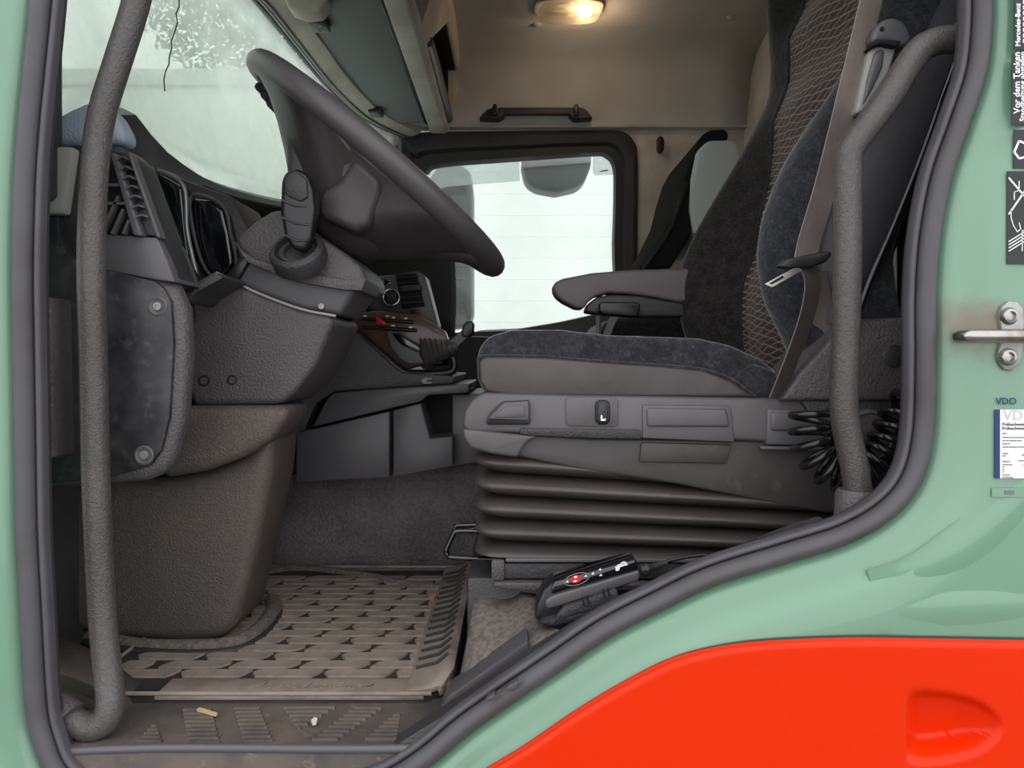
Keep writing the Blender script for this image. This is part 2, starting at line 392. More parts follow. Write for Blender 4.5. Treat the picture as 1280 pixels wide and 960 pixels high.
L.new(mr.outputs[0], mx.inputs[0]); L.new(mx.outputs[2], pb.inputs['Base Color'])
# pressed ribs in the green skin (raised beads with soft crowns)
def bead(pts, w, h, Y=-.0243):
    path = cat([W(x, y, Y) for x, y in pts], 8); n = len(path)
    for p in path:                           # lie on the skin, which curves back towards the seal
        d = min(((p.x-a.x)**2+(p.z-a.z)**2)**.5 for a in apc); T_ = [(0, -.001), (.009, -.011), (.026, -.014), (.036, -.0165), (.044, -.0215), (.052, -.0243), (9, -.0243)]
        for (a, ya), (b, yb) in zip(T_, T_[1:]):
            if a <= d <= b: p.y = ya+(yb-ya)*(d-a)/(b-a)+.0008; break
    sc = [ss_(0, .45, min(i, n-1-i)/n) for i in range(n)]
    prof = [(w*(k/8-1), h*(1-math.cos(2*math.pi*k/16))/2) for k in range(17)]
    T, _ = frames(path); bm = bmesh.new(); R = []
    for p, t, s in zip(path, T, sc):
        q = Vector((-t.z, 0, t.x)); R.append([bm.verts.new(p+q*a*(.5+.5*s)+Vector((0, -b*s, 0))) for a, b in prof])
    for a, b in zip(R, R[1:]):
        for j in range(16): bm.faces.new((a[j], a[j+1], b[j+1], b[j]))
    return fin(bm, 'pressed_rib', M['green'], wall_left, 80)
bead([(1350,500),(1300,590),(1250,650),(1200,690),(1150,714),(1090,730)], .030, .0032)
bead([(1060,770),(1150,764),(1200,760),(1290,757),(1400,756)], .030, .0032)
# door seal: broad outer bulb and thin inner lip
def sealring(name, prof, parent):
    """prof: (offset outward, Y) points of a closed section swept along the opening"""
    rg = []
    for p, q in zip(apc, apn): rg.append([Vector((p.x+q.x*a, y, p.z+q.z*a)) for a, y in prof])
    return loft(name, rg, M['rubber'], parent, True, False, 50, True, True)
arc = [(-.0105+.0115*math.cos(a), -.004-.015*math.sin(a)) for a in [math.pi*k/10 for k in range(11)]]
seal = sealring('door_seal', arc+[(-.022, .006), (.001, .006)], wall_left)
sealring('seal_lip', [(-.0265+.0042*math.cos(a), -.003-.007*math.sin(a)) for a in [math.pi*k/6 for k in range(7)]]+[(-.0307, .004), (-.0223, .004)], seal)
loft('jamb_liner', [ring(-.024, .002), ring(-.029, .006), ring(-.029, .012), ring(-.015, .016)], M['rubber_dk'], wall_left, True, False, 40)
# orange lower panel with a handle pocket
def pocket(x, y):
    # D-shaped recess: ramp from the straight front edge, steep curved rear wall
    cx, cy, rx, ry = 1133, 908, 118, 49
    u = (x-cx)/rx; v = (y-cy)/ry
    if u < 0 or u > 1: return 0
    hw = math.sqrt(max(0, 1-u**2.2)) if u > .2 else 1
    r = abs(v)/max(hw, 1e-3)
    if r >= 1: return 0
    e = ss_(0, .45, 1-r)
    return .034*e*min(1, u/.25)**.8*min(1, (1-u)/.25)**.6*(.75+.25*v)
YO = -.040
xs = [430+i*10 for i in range(69)] + [1122+i*4 for i in range(36)] + [1270+i*40 for i in range(33)]
ds = [-1, 0, 1, 2.5, 4.5, 7, 10] + [14+i*6 for i in range(6)] + [48+i*4.5 for i in range(27)] + [175, 240, 330]
grid = []
for x in xs:
    t = top_at(x); t2 = top_at(x+2); sl = math.atan2(t2-t, 2); row = []
    for d in ds:
        if d < 0: row.append(Vector((W(x, t, YO).x, -.024, W(x, t, YO).z))); continue
        dd = d*math.cos(sl); y = t+d
        e = 0 if dd > 7 else .006*(1-math.sqrt(max(0, 1-(1-dd/7)**2)))
        p = W(x, y, YO); row.append(Vector((p.x, YO+e+pocket(x, y), p.z)))
    grid.append(row)
lp = surf('lower_panel', grid, M['orange'], wall_left, 0, 60)
tube('groove_shade', [W(v.x, v.y-3.5, -.027) for v in TE], .0032, M['rubber_dk'], lp, 6)  # dark strip added as the shade in the groove between green and orange

# --- cab floor, sill and walls
floor = struct(box('floor', -.66, .92, .1, YF, FZ-.03, FZ-.006, M['rubber_dk'], None, 0), 'dark cab floor')
sillp = xprism('sill_plate', [(-.53, FZ-.09), (-.55, FZ), (-.07, FZ), (.02, FZ-.02), (.05, FZ-.09)], .0, .16, M['sill'], floor, .006, 3)
# strip along the rising wheel arch inside the seal
AI = [(492,935),(550,899),(610,861),(662,824),(711,794),(775,757),(867,719),(931,691),(987,668),(1035,653)]
ai = cat([W(x, y, .0) for x, y in AI], 4)
def skirt(name, path, prof, m, parent):
    return loft(name, [[Vector((p.x+dx, y, p.z+dz)) for dx, y, dz in prof] for p in path], m, parent, True, True, 50)
skirt('arch_trim', ai, [(0, .0, -.012), (0, .004, .0), (-.001, .026, .002), (-.001, .03, -.004), (-.001, .03, -.20), (0, 0, -.20)], M['plastic_dk'], floor)
# carpet wedge beside the mat and the raised seat platform
pt = [[W(*p) for p in r] for r in ([(594,738,.22),(606,742,.21),(622,752,.20),(640,750,.20),(652,742,.20),(672,745,.20)], [(590,772,.17),(604,774,.165),(622,776,.16),(640,776,.16),(656,772,.155),(678,768,.15)],
     [(584,815,.13),(602,812,.125),(622,806,.12),(644,800,.115),(664,794,.11),(688,786,.10)], [(578,864,.085),(600,850,.08),(622,836,.075),(646,822,.07),(670,806,.068),(700,790,.066)])]
surf('carpet_patch', pt, M['carpet'], floor, .006, 80)
surf('edge_strip', [[W(600,694,.36), W(614,694,.36)], [W(594,745,.25), W(610,745,.25)], [W(584,800,.165), W(600,800,.165)], [W(572,868,.085), W(588,862,.085)]], M['brown_pl'], floor, .006)
wedge = prism('arch_cover', [(548,893),(560,870),(660,800),(664,822),(560,893)], .06, .11, M['rubber'], floor, .003)
# carpet side wall of engine tunnel
g = []
for k in range(18):
    X = -.52+k*.035; row = []
    lift = .02*max(0, (X+.20)/.12) if X > -.20 else 0
    for j, (dy, z) in enumerate([(-.10, FZ+.004), (-.045, FZ+.008), (-.012, FZ+.03), (0, FZ+.07), (.012, FZ+.12), (.02, FZ+.19), (.05, FZ+.24), (.3, FZ+.25)]):
        row.append(Vector((X, .80+dy-.10*max(0, X+.13), z)))
    g.append(row)
trim_1 = struct(surf('trim_1', g, M['tunnel'], None, .004), 'grained rubber lining of the engine tunnel')
# passenger side: lower wall, window frame, roof lining
wall_right = struct(box('wall_right', -.66, .92, YF, YF+.05, FZ-.02, .10, M['plastic_dk'], None, .004), 'dark far side door and lining')
wo = [(497,176),(505,168),(530,165),(620,164),(740,163),(776,164),(792,176),(797,200),(797,300),(797,440),(800,470),(520,470),(505,330)]
wi = [(526,232),(534,214),(552,205),(640,198),(740,191),(758,193),(767,204),(769,228),(767,300),(762,380),(700,404),(600,412),(548,414)]
def frame(name, o, i, Y0, Y1, m, parent, Yp, inset=.012):
    no = [W(x, y, Yp) for x, y in o]; ni = [W(x, y, Yp) for x, y in i]
    mid = [(a.lerp(b, .55)) for a, b in zip(no, ni)]
    R = [[Vector((p.x, Y1, p.z)) for p in no], [Vector((p.x, Y0, p.z)) for p in no], [Vector((p.x, Y0-.012, p.z)) for p in [a.lerp(b, .2) for a, b in zip(no, ni)]],
         [Vector((p.x, Y0-.006, p.z)) for p in mid], [Vector((p.x, Y0+.012, p.z)) for p in [a.lerp(b, .65) for a, b in zip(no, ni)]],
         [Vector((p.x, Y0+.012, p.z)) for p in [a.lerp(b, .95) for a, b in zip(no, ni)]], [Vector((p.x, Y1, p.z)) for p in ni]]
    return loft(name, R, m, parent, True, False, 40, True, True)
cv = lambda q: [tuple(v[:2]) for v in cat([Vector((x, y, 0)) for x, y in q], 4, True)]
wo, wi = cv(wo), cv(wi)
frame('window_frame', wo, wi, YF-.02, YF+.04, M['rubber_dk'], wall_right, YF-.02)
prism('door_top', [(640,412),(700,402),(745,392),(800,388),(800,470),(560,470),(560,416)], YF-.03, YF+.03, M['smooth'], wall_right, .01, 2)
prism('door_card', [(470,424),(596,420),(735,428),(830,428),(860,620),(470,620)], YF-.09, YF+.03, M['plastic_dk'], wall_right, .01, 2)
prism('rear_quarter', [(778,158),(960,158),(965,470),(778,470)], YF+.0, YF+.05, M['rearwall'], wall_right, .003, 1)
prism('pillar_cover', [(430,150),(505,166),(512,200),(506,330),(520,480),(430,480)], YF-.02, YF+.05, M['plastic_dk'], wall_right, .004, 2)
w2 = struct(prism('window_2', [(x, y) for x, y in wi], YF+.018, YF+.024, M['window'], None, 0, 1, Yp=YF), 'clear side window of the passenger door')
# roof lining: side, rounded corner, ceiling; rear wall
ZC = 1.16; ZS = W(0, 161, YF).z
sec = [(YF+.02, ZS-.003), (YF-.03, ZS), (YF-.035, ZS+.01), (YF-.045, ZS+.07), (YF-.06, ZC-.17), (YF-.09, ZC-.08), (YF-.16, ZC-.025), (YF-.28, ZC), (1.2, ZC+.01), (.4, ZC), (.12, ZC-.03), (.05, ZC-.1)]
ceiling = struct(surf('ceiling', [[Vector((x, y, z)) for y, z in sec] for x in [-.66+i*.158 for i in range(11)]], M['headliner'], None, .006, 80), 'grey-beige felt headliner with rounded side')
tube('lining_edge', [Vector((x, YF-.035, ZS)) for x in (-.55, -.2, .2, .55, .9)], .006, M['beige'], ceiling, 8)
wall_rear = struct(box('wall_rear', .9, .94, .1, YF+.02, FZ, ZC, M['rearwall'], None, .003), 'pale grey felt rear wall of the cab')
# front bulkhead under the dash
wall_front = struct(box('wall_front', -.70, -.655, .1, YF, FZ-.03, .34, M['plastic_dk'], None, .003), 'dark front bulkhead below the windscreen')
# B pillar and A pillar linings
trim_2 = struct(box('trim_2', .645, .92, .05, .16, FZ, ZC-.05, M['plastic_dk'], None, .01, 3), 'dark lining of the rear door pillar')
box('pillar_panel', .585, .90, .26, .32, FZ, ZC-.05, M['plastic_dk'], trim_2, .004)
trim_3 = struct(box('trim_3', -.68, -.575, .03, .13, .20, ZC-.05, M['plastic_dk'], None, .01, 3), 'dark lining of the front pillar')
# windscreen
WB = [(60,172,1.04),(105,140,1.14),(150,139,1.25),(169,169,1.32),(210,202,1.45),(262,229,1.65),(349,251,2.05),(440,262,2.6),(505,268,3.08)]
WT = [(-95,-420,1.0),(20,-285,1.17),(120,-185,1.36),(200,-105,1.55),(270,-40,1.76),(315,2,1.92),(360,56,2.17),(405,109,2.5),(450,148,2.83),(498,170,3.06)]
wbp = cat([W(x, y, d-D0) for x, y, d in WB], 6); wtp = cat([W(x, y, d-D0) for x, y, d in WT], 6)
def resample(p, n):
    Ls = [0]
    for a, b in zip(p, p[1:]): Ls.append(Ls[-1]+(b-a).length)
    out = []
    for k in range(n):
        s = Ls[-1]*k/(n-1); i = max(j for j in range(len(Ls)) if Ls[j] <= s+1e-9); i = min(i, len(p)-2)
        t = (s-Ls[i])/max(1e-9, Ls[i+1]-Ls[i]); out.append(p[i].lerp(p[i+1], t))
    return out
wb, wt = resample(wbp, 30), resample(wtp, 30)
def wsp(i, f):
    return wb[i].lerp(wt[i], f)+Vector((-.03*math.sin(math.pi*f), 0, 0))
window_1 = struct(surf('window_1', [[wsp(i, f/8) for f in range(9)] for i in range(30)], M['windscreen'], None, .005), 'fogged greenish windscreen with a crack')
cr = [(225,-6),(223,8),(221,17),(222,28),(219,38),(216,47),(214,52),(215,60),(212,72),(210,80),(208,90),(206,100),(205,114)]
tube('crack', [W(x, y, .44)+Vector((random.uniform(-.002, .002), 0, 0)) for x, y in cr], .0011, M['black'], window_1, 5)
sweep('lower_rim', [p+Vector((.012, 0, -.02)) for p in wb[2:]], [(-.05, -.02), (.018, -.02), (.022, .0), (.012, .02), (-.05, .025)], M['black'], window_1, False, Vector((0, 0, 1)))
sweep('upper_rim', [p+Vector((.015, 0, .005)) for p in wt], circ(.012, 8), M['black'], window_1, False, Vector((0, 0, 1)))
# ================================================================ dashboard side, column, wheel
def FP(px, py, h=0):                         # point of the cab floor under a photo pixel
    D = -(FZ+h)*FPX/(py-CY); return W(px, py, D-D0)
def screw(c, r, parent, axis=(0, -1, 0), m=None, n='screw'):
    o = lathe(n, c, axis, [(r, -.004), (r, .001), (r*.85, .0025), (r*.5, .0025), (r*.45, .0005), (0, .0005)], m or M['zinc'], parent, 16)
    return o
dash = thing('dashboard', 'dark dashboard with side air vent, instrument panes and screwed side cover', 'dashboard', (-.5, .3, -.1))
prism('dash_top', [(50,160),(62,149),(85,136),(112,124),(138,134),(152,160),(156,178),(50,182)], .125, .17, M['dashtop'], dash, .014, 4)
prism('pillar_strip', [(40,183),(91,183),(79,267),(40,267)], .112, .2, M['greypanel'], dash, .004)
prism('side_body', [(84,182),(150,181),(166,196),(224,352),(205,358),(140,341),(80,322),(70,290)], .128, .19, M['plastic_dk'], dash, .006)
vent = prism('air_vent', [(128,188),(160,191),(199,296),(130,293)], .122, .2, M['black'], dash, .004)
prism('vent_bar', [(136,190),(145,191),(178,295),(166,294)], .108, .128, M['smooth'], vent, .003)
prism('vent_edge', [(158,189),(163,192),(201,297),(195,297)], .112, .13, M['smooth'], vent, .002)
for k in range(7):
    f = (k+.55)/8.6
    a = W(147+32*f, 194+104*f, .112); b = W(159+37*f, 193+104*f, .112)
    m_ = (a+b)/2+Vector((0, 0, .003))
    sweep('vent_fin', cat([a, m_, b], 4), [(.0011, -.006), (.0011, .006), (-.0011, .006), (-.0011, -.006)], M['smooth'], vent, False, Vector((0, 0, 1)))
for (x0, y0, x1, y1) in [(128,232,152,232),(128,255,158,255),(128,292,150,246),(142,293,156,262),(156,293,163,276)]:
    sweep('vent_fin', [W(x0, y0, .114), W(x1, y1, .114)], [(.0016, -.005), (.0016, .005), (-.0016, .005), (-.0016, -.005)], M['smooth'], vent)
prism('vent_surround', [(128,292),(197,297),(209,325),(219,353),(195,350),(128,337)], .116, .2, M['smooth'], dash, .003)
cover = prism('fuse_cover', [(50,270),(72,270),(75,296),(83,314),(97,326),(135,337),(193,351),(205,360),(214,378),(217,430),(212,520),(202,562),(188,582),(140,596),(50,606)], .116, .15, M['fuse'], dash, .003)
for x, y in ((197, 383), (180, 569)):
    lathe('screw_seat', W(x, y, .1155), (0, -1, 0), [(.0125, -.003), (.0125, .0006), (.0105, .0014), (.009, .0004), (0, .0004)], M['smooth'], cover, 20)
    screw(W(x, y, .1150), .0058, cover)
prism('cover_bezel', [(45,300),(132,333),(200,346),(219,353),(232,384),(235,440),(229,525),(218,570),(206,591),(181,602),(45,613)], .122, .155, M['plastic'], dash, .012, 3)
prism('core', [(60,215),(178,255),(232,352),(320,352),(320,560),(60,600)], .34, .6, M['plastic_dk'], dash, .004)
prism('joint_cap', [(226,364),(268,339),(280,347),(243,368),(238,376),(230,380)], .20, .30, M['plastic_dk'], dash, .004)
prism('cluster_surround', [(150,182),(190,203),(235,226),(290,246),(318,300),(285,352),(215,356),(180,296),(158,225)], .47, .62, M['plastic_dk'], dash, .006)
prism('pane', [(163,197),(188,212),(192,262),(182,258),(170,230)], .44, .5, M['gloss'], dash, .004)
prism('pane', [(194,214),(228,234),(233,290),(241,346),(216,342),(203,290)], .42, .5, M['gloss'], dash, .006, 3)
for q in ([(160,186),(187,206),(192,250),(203,300),(219,348)], [(195,212),(229,232),(234,290),(248,352)]):
    tube('silver_post', cat([W(x, y, .42) for x, y in q], 5), .0042, M['silver'], dash, 8)
prism('instrument_lens', [(238,247),(262,249),(280,261),(287,290),(294,330),(276,350),(256,335),(243,295)], .44, .52, M['gloss'], dash, .008, 3)
tube('lens_rim', cat([W(x, y, .44) for x, y in [(238,247),(262,248),(281,261),(288,290),(295,332),(276,350),(256,335),(243,295)]], 5, True), .0035, M['plastic'], dash, 8, True)
g = []
for p in wb:
    D = p.y+D0; k = min(1, max(0, (D-1.35)/.7)); xr = p.x+.05+.14*k
    g.append([p+Vector((0, 0, -.028)), Vector(((p.x+xr)/2, p.y, p.z-.03)), Vector((xr-.01, p.y, p.z-.045)), Vector((xr, p.y, p.z-.07)), Vector((xr+.01, p.y, .24)), Vector((xr, p.y, -.02))])
trim_6 = struct(surf('trim_6', g[7:], M['deck'], None, .004), 'dark dashboard deck under the windscreen')
knee = prism('knee_panel', [(214,508),(362,508),(357,526),(340,549),(304,572),(256,590),(200,599),(208,545)], .27, .40, M['brown_pl'], dash, .014, 4)
foot = prism('footwell_cover', [(50,612),(215,597),(256,590),(304,572),(345,528),(337,600),(319,690),(304,745),(297,776),(288,795),(270,803),(200,806),(140,801),(60,784)], .31, .46, M['brown_pl'], dash, .022, 5)
prism('door_strip', [(51,370),(64,372),(68,572),(57,574)], .045, .09, M['plastic'], dash, .003)
A_ = [(64,793,.16),(110,812,.16),(150,836,.16),(178,859,.16),(184,884,.16)]; B_ = [(60,840,.095),(88,846,.09),(128,863,.09),(152,886,.09),(160,912,.09)]
C_ = [(60,858,.105),(92,862,.105),(122,876,.105),(142,896,.10),(154,916,.095)]; E_ = [(60,900,.10),(92,903,.10),(120,905,.10),(140,910,.096),(154,918,.094)]
stp = struct(surf('trim_4', [[W(*p) for p in r] for r in (A_, B_, C_, E_)], M['sill'], None, .004, 25), 'dusty plastic step trim at the foot of the front pillar')
base = cat([FP(x, y) for x, y in [(66,792),(110,803),(170,815),(240,818),(285,814),(312,804),(330,789),(342,770),(340,757)]], 6)
base2 = cat([FP(x, y) for x, y in [(330,722),(370,716),(420,720),(470,728),(520,738),(556,738),(590,722),(604,706)]], 6)

# --- steering column
colm = thing('steering_column', 'grained dark steering column shroud below the wheel', 'steering column', W(370, 420, .45))
lc = prism('lower_shroud', [(232,368),(270,341),(319,366),(375,387),(418,396),(416,406),(396,455),(370,490),(350,506),(240,508),(228,470),(228,420),(240,398)], .30, .50, M['plastic'], colm, .014, 4)
sweep('shroud_edge', cat([W(x, y, .303) for x, y in [(270,341),(296,353),(319,365),(375,386),(420,395)]], 5), circ(.0022, 8), M['greypanel'], colm)
prism('upper_shroud', [(282,346),(302,318),(340,310),(448,348),(446,362),(425,394),(375,386),(319,365)], .315, .48, M['smooth'], colm, .01, 3)
prism('dark_gaiter', [(280,346),(302,318),(313,322),(296,352)], .305, .4, M['black'], colm, .004)
for x, y, r in ((255, 476, .007), (290, 475, .006)):
    h = lathe('bolt_hole', W(x, y, .2995), (0, -1, 0), [(r*1.25, -.004), (r*1.25, .0006), (r*.9, .0008), (r*.8, -.002), (0, -.002)], M['void'], lc, 18)
screw(W(402, 383, .314), .005, colm)
# head of the column: faceted collar
hd = [[(292,300),(316,278),(338,264),(354,261),(396,293),(425,312),(451,332),(457,349),(452,362),(430,361),(366,349),(312,327)]]
head = prism('collar', hd[0], .30, .50, M['plastic'], colm, .022, 3)
prism('collar_lip', [(291,301),(300,312),(318,324),(366,339),(430,350),(457,349),(452,363),(430,362),(366,351),(310,328)], .288, .42, M['plastic'], head, .005, 3)
IG = W(371, 313, .276)
igax = Vector((-.1, -.74, .66)).normalized()
lathe('ignition_ring', IG, igax, [(.041, -.022), (.041, .0), (.038, .004), (.032, .006), (.030, -.002), (.027, -.004), (.026, .001), (.020, .001), (.018, -.004), (0, -.004)], M['plastic_dk'], head, 28)
key = thing('ignition_key', 'black remote key fob stuck in the ignition lock', 'key', IG+igax*.0)
kb = prism('fob', [(351,224),(357,213),(370,209),(385,217),(392,236),(394,262),(389,298),(381,313),(366,312),(355,296),(350,266)], .250, .278, M['black'], key, .009, 4)
prism('button_panel', [(356,222),(370,214),(383,224),(385,246),(376,252),(361,246),(355,240)], .246, .253, M['plastic_dk'], kb, .003, 2)
for a, b in (((352,250),(383,258)), ((353,272),(386,281)), ((357,294),(384,300))):
    tube('grip_rib', [W(a[0], a[1], .250), W((a[0]+b[0])/2, a[1]+7, .2485), W(b[0], b[1], .250)], .0018, M['plastic_dk'], kb, 6)
# --- steering wheel
WC = W(476, 213, .45); dv = Vector((.768, 0, -.640)); nv = Vector((.640, 0, .768)); yv = Vector((0, -1, 0)); RW = .247
wheel = thing('steering_wheel', 'worn dark grey steering wheel seen edge-on with moulded hub', 'steering wheel', WC)
def wp(r, ph, n): return WC + (-dv*math.cos(ph) + yv*math.sin(ph))*r + nv*n
rim = []
for k in range(72):
    ph = 2*math.pi*k/72; c_ = wp(RW, ph, 0); rd = (c_-WC).normalized()
    rim.append([c_ + rd*.0205*math.cos(a) + nv*.0195*math.sin(a) for a in [2*math.pi*j/14 for j in range(14)]])
M['wheel'] = mat('wheel_plastic', lin(80, 75, 77), .42, var=(6, lin(66, 61, 61), .4, .7), bump=(700, .15, .0004))
loft('rim', rim, M['wheel'], wheel, True, False, 60, True, True)
hubr = []
for r, n, e in [(.030, -.150, 1), (.060, -.148, 1), (.082, -.135, 1.0), (.098, -.105, 1.05), (.112, -.070, 1.1), (.120, -.040, 1.1), (.112, -.018, 1.05), (.085, -.006, 1), (.03, -.002, 1)]:
    hubr.append([wp(r*(1 if abs(math.sin(2*math.pi*j/40)) > -1 else 1)*(1+.10*math.cos(4*math.pi*j/40)*0)*e, 2*math.pi*j/40, n) for j in range(40)])
loft('hub', hubr, M['wheel'], wheel, True, True, 60)
def spoke(ph, hw0, hw1, n0a, n0b):
    R = []
    for t in (0, .25, .5, .75, 1):
        r = .085+(RW-.090)*t; hw = hw0+(hw1-hw0)*t; na = n0a*(1-t)**1.3-.016*t; nb = n0b*(1-t)+.012*t
        tang = (wp(1, ph+.01, 0)-wp(1, ph-.01, 0)).normalized(); c_ = wp(r, ph, 0); row = []
        for j in range(14):
            a = 2*math.pi*j/14; ca, sa = math.cos(a), math.sin(a)
            row.append(c_ + tang*hw*math.copysign(abs(ca)**.6, ca) + nv*((na+nb)/2+(nb-na)/2*math.copysign(abs(sa)**.6, sa)))
        R.append(row)
    loft('spoke', R, M['wheel'], wheel, True, True, 60)
for s in (1, -1):
    spoke(s*math.radians(47), .085, .075, -.115, -.01)
    spoke(s*math.radians(146), .075, .060, -.12, -.01)
# controls behind the top of the rim
for x, y in ((332, 117), (339, 127), (346, 137)):
    c_ = W(x, y, .45); tube('finger_rib', [c_+yv*.035, c_, c_-yv*.035], .0075, M['black'], wheel, 8)
prism('upper_fairing', [(346,128),(372,150),(392,172),(408,208),(402,262),(380,292),(364,280),(357,240),(357,195),(354,160)], .345, .55, M['wheel'], wheel, .02, 4)
prism('hub_panel', [(424,224),(440,196),(452,202),(476,224),(474,246),(462,282),(444,290),(398,270),(402,238)], .315, .45, M['wheel'], wheel, .012, 4)
lathe('horn_pad', WC-nv*.012, nv, [(.095, -.03), (.098, .01), (.09, .02), (.06, .028), (0, .03)], M['wheel'], wheel, 36)

# ================================================================ centre console and gear lever
con = thing('centre_console', 'grey plastic centre console with storage bins and brown switch fascia', 'console', W(490, 600, .9))
prism('bin_door', [(370,541),(389,537),(487,514),(487,597),(370,603)], .70, 1.1, M['smooth'], con, .004)
prism('bin_door', [(491,513),(526,504),(538,548),(566,545),(566,583),(491,597)], .70, 1.1, M['smooth'], con, .004)
prism('bin_side', [(565,493),(612,492),(614,576),(565,583)], .75, 1.1, M['smooth'], con, .004)
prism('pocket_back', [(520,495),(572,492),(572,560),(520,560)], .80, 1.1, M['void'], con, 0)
prism('upper_rail', [(390,534),(408,500),(417,491),(500,485),(566,481),(586,480),(586,491),(535,494),(526,502)], .705, 1.1, M['smooth'], con, .004)
prism('console_side', [(425,398),(450,419),(500,465),(569,470),(567,480),(505,484),(418,490),(395,505),(380,540),(360,600),(355,480)], .75, 1.2, M['plastic'], con, .006)
fas = prism('fascia', [(436,392),(475,388),(522,394),(556,414),(566,446),(505,463),(452,423)], .78, .83, M['wood'], con, .004)
tube('fascia_rim', cat([W(x, y, .765) for x, y in [(440,412),(452,421),(480,445),(500,462),(515,467),(558,466),(568,459),(566,446)]], 5), .0085, M['black'], con, 10)
for (x0, y0, x1, y1) in ((453, 398, 517, 403), (453, 409, 521, 413)):
    tube('switch_row', [W(x0, y0, .778), W(x1, y1, .778)], .0042, M['black'], fas, 8)
prism('hazard_switch', [(470,396),(474,396),(484,406),(470,405)], .768, .79, M['red'], fas, .001)
for x, y in ((456, 395), (484, 395), (492, 397), (507, 398), (491, 407), (513, 409)):
    prism('switch_symbol', [(x-2,y-1),(x+2,y-1),(x+2,y+1),(x-2,y+1)], .776, .79, M['white'], fas, 0)
prism('red_switch', [(446,419),(449,418),(453,424),(448,424)], .752, .77, M['red'], fas, .0005)
tr = prism('tray', [(482,416),(486,413),(497,415),(527,433),(548,444),(548,455),(512,456),(500,450),(488,435)], .762, .85, M['smooth'], con, .008, 4)
prism('tray_floor', [(489,416),(498,417),(526,434),(531,440),(520,440),(500,430)], .757, .79, M['gloss'], tr, .002)
prism('bag_hook', [(527,474),(532,472),(541,473),(540,475),(534,475),(533,477),(540,477),(539,480),(529,480),(526,477)], .742, .76, M['greypanel'], con, .001, 1)
ctl = prism('control_panel', [(462,346),(495,343),(521,339),(530,343),(547,408),(540,412),(506,392),(462,387)], .95, 1.06, M['smooth'], con, .005)
vn = prism('vent_opening', [(494,343),(520,341),(531,383),(503,386)], .943, 1.0, M['void'], ctl, .001)
for k, y in enumerate((347, 354, 371, 378)):
    x = 495+(y-343)*.22
    sweep('vent_slat', [W(x, y+1, .939), W(x+27, y-1, .939)], [(.0012, -.006), (.0012, .006), (-.0012, .006), (-.0012, -.006)], M['black'], vn)
prism('vent_tab', [(499,357),(526,355),(527,363),(501,365)], .928, .95, M['plastic_dk'], vn, .003)
kn = lathe('climate_knob', W(489, 372, .95), (-.15, -1, .1), [(.020, -.01), (.020, .012), (.018, .016), (.0155, .017), (.0145, .012), (.012, .014), (0, .014)], M['plastic_dk'], ctl, 28)
sweep('knob_ring', [W(489, 372, .9335)+Vector((math.cos(a)*.0185, -.0, math.sin(a)*.0185)) for a in [2*math.pi*k/24 for k in range(24)]], circ(.0026, 8), M['chrome'], kn, True)
th = prism('thumbwheel', [(512,387),(524,386),(526,391),(514,392)], .940, .96, M['black'], ctl, .001)
prism('display', [(470,350),(488,349),(489,355),(471,356)], .946, .96, M['gloss'], ctl, .001)
gear = thing('gear_selector', 'small black gear lever with pleated rubber boot on the console', 'gear lever', W(545, 445, .85))
a, b = W(530, 442, .735), W(570, 432, .735); ax = (b-a).normalized()
prof = []
for k in range(8):
    f = k/7; r = .034*(1-f)+.014*f; prof += [(r, (b-a).length*f), (r*.82, (b-a).length*(f+.06))]
M['boot'] = mat('boot_rubber', lin(70, 65, 64), .5)
lathe('boot', a, ax, [(.0, -.01)]+prof+[(0, (b-a).length*1.08)], M['boot'], gear, 24)
sweep('lever', [W(560, 436, .735), W(575, 423, .735), W(585, 414, .735)], [(.009, -.012), (.009, .012), (-.009, .012), (-.009, -.012)], M['black'], gear)
prism('knob', [(579,405),(583,402),(590,401),(592,404),(591,416),(586,421),(578,421),(577,414)], .71, .765, M['black'], gear, .005, 3)

# ================================================================ overhead console, lining fittings
oh = thing('overhead_console', 'beige overhead storage console with open pockets above the windscreen', 'overhead console', (-.4, 1.3, .86))
P_ = lambda z: [p+Vector((z[0], 0, z[1])) for p in wt]
sweep('header_trim', P_((.050, .012)), [(-.012, -.034), (.014, -.036), (.03, .05), (-.006, .042), (-.014, .01)], M['beige'], oh, False, Vector((0, 0, 1)))
for dx, dz in ((.026, -.004), (.036, -.005)):
    tube('header_line', P_((dx, dz)), .0036, M['palegrey'] if dx < .03 else M['silver'], oh, 8)
box('visor_bed', -.575, -.30, .16, 2.10, .876, .90, M['beige'], oh, .004)
flap = xprism('flap', [(-.515, .866), (-.318, .862), (-.312, .874), (-.515, .876)], .25, 2.02, M['visor'], oh, .003)
box('flap_edge', -.318, -.308, .25, 2.02, .860, .878, M['black'], oh, .002)
xprism('lower_beam', [(-.308, .858), (-.252, .856), (-.238, .868), (-.238, .890), (-.308, .890)], .15, 2.13, M['beige'], oh, .006, 3)
xprism('upper_beam', [(-.308, 1.085), (-.205, 1.085), (-.195, 1.10), (-.19, 1.168), (-.308, 1.168)], .15, 2.13, M['beige'], oh, .006, 3)
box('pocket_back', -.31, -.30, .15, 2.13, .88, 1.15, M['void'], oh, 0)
def yz(name, pts, x0, x1, m, parent, b=.004):
    """outline (y, z, x shift) extruded along X"""
    bm = bmesh.new(); f = [bm.verts.new((x0, y, z)) for y, z in pts]; r = [bm.verts.new((x1+(z-.87)*.2, y, z)) for y, z in pts]
    bm.faces.new(f); bm.faces.new(r[::-1]); n = len(f)
    for i in range(n): bm.faces.new((f[i], f[(i+1) % n], r[(i+1) % n], r[i]))
    bmesh.ops.recalc_face_normals(bm, faces=bm.faces); bev(bm, b, 2); return fin(bm, name, m, parent)
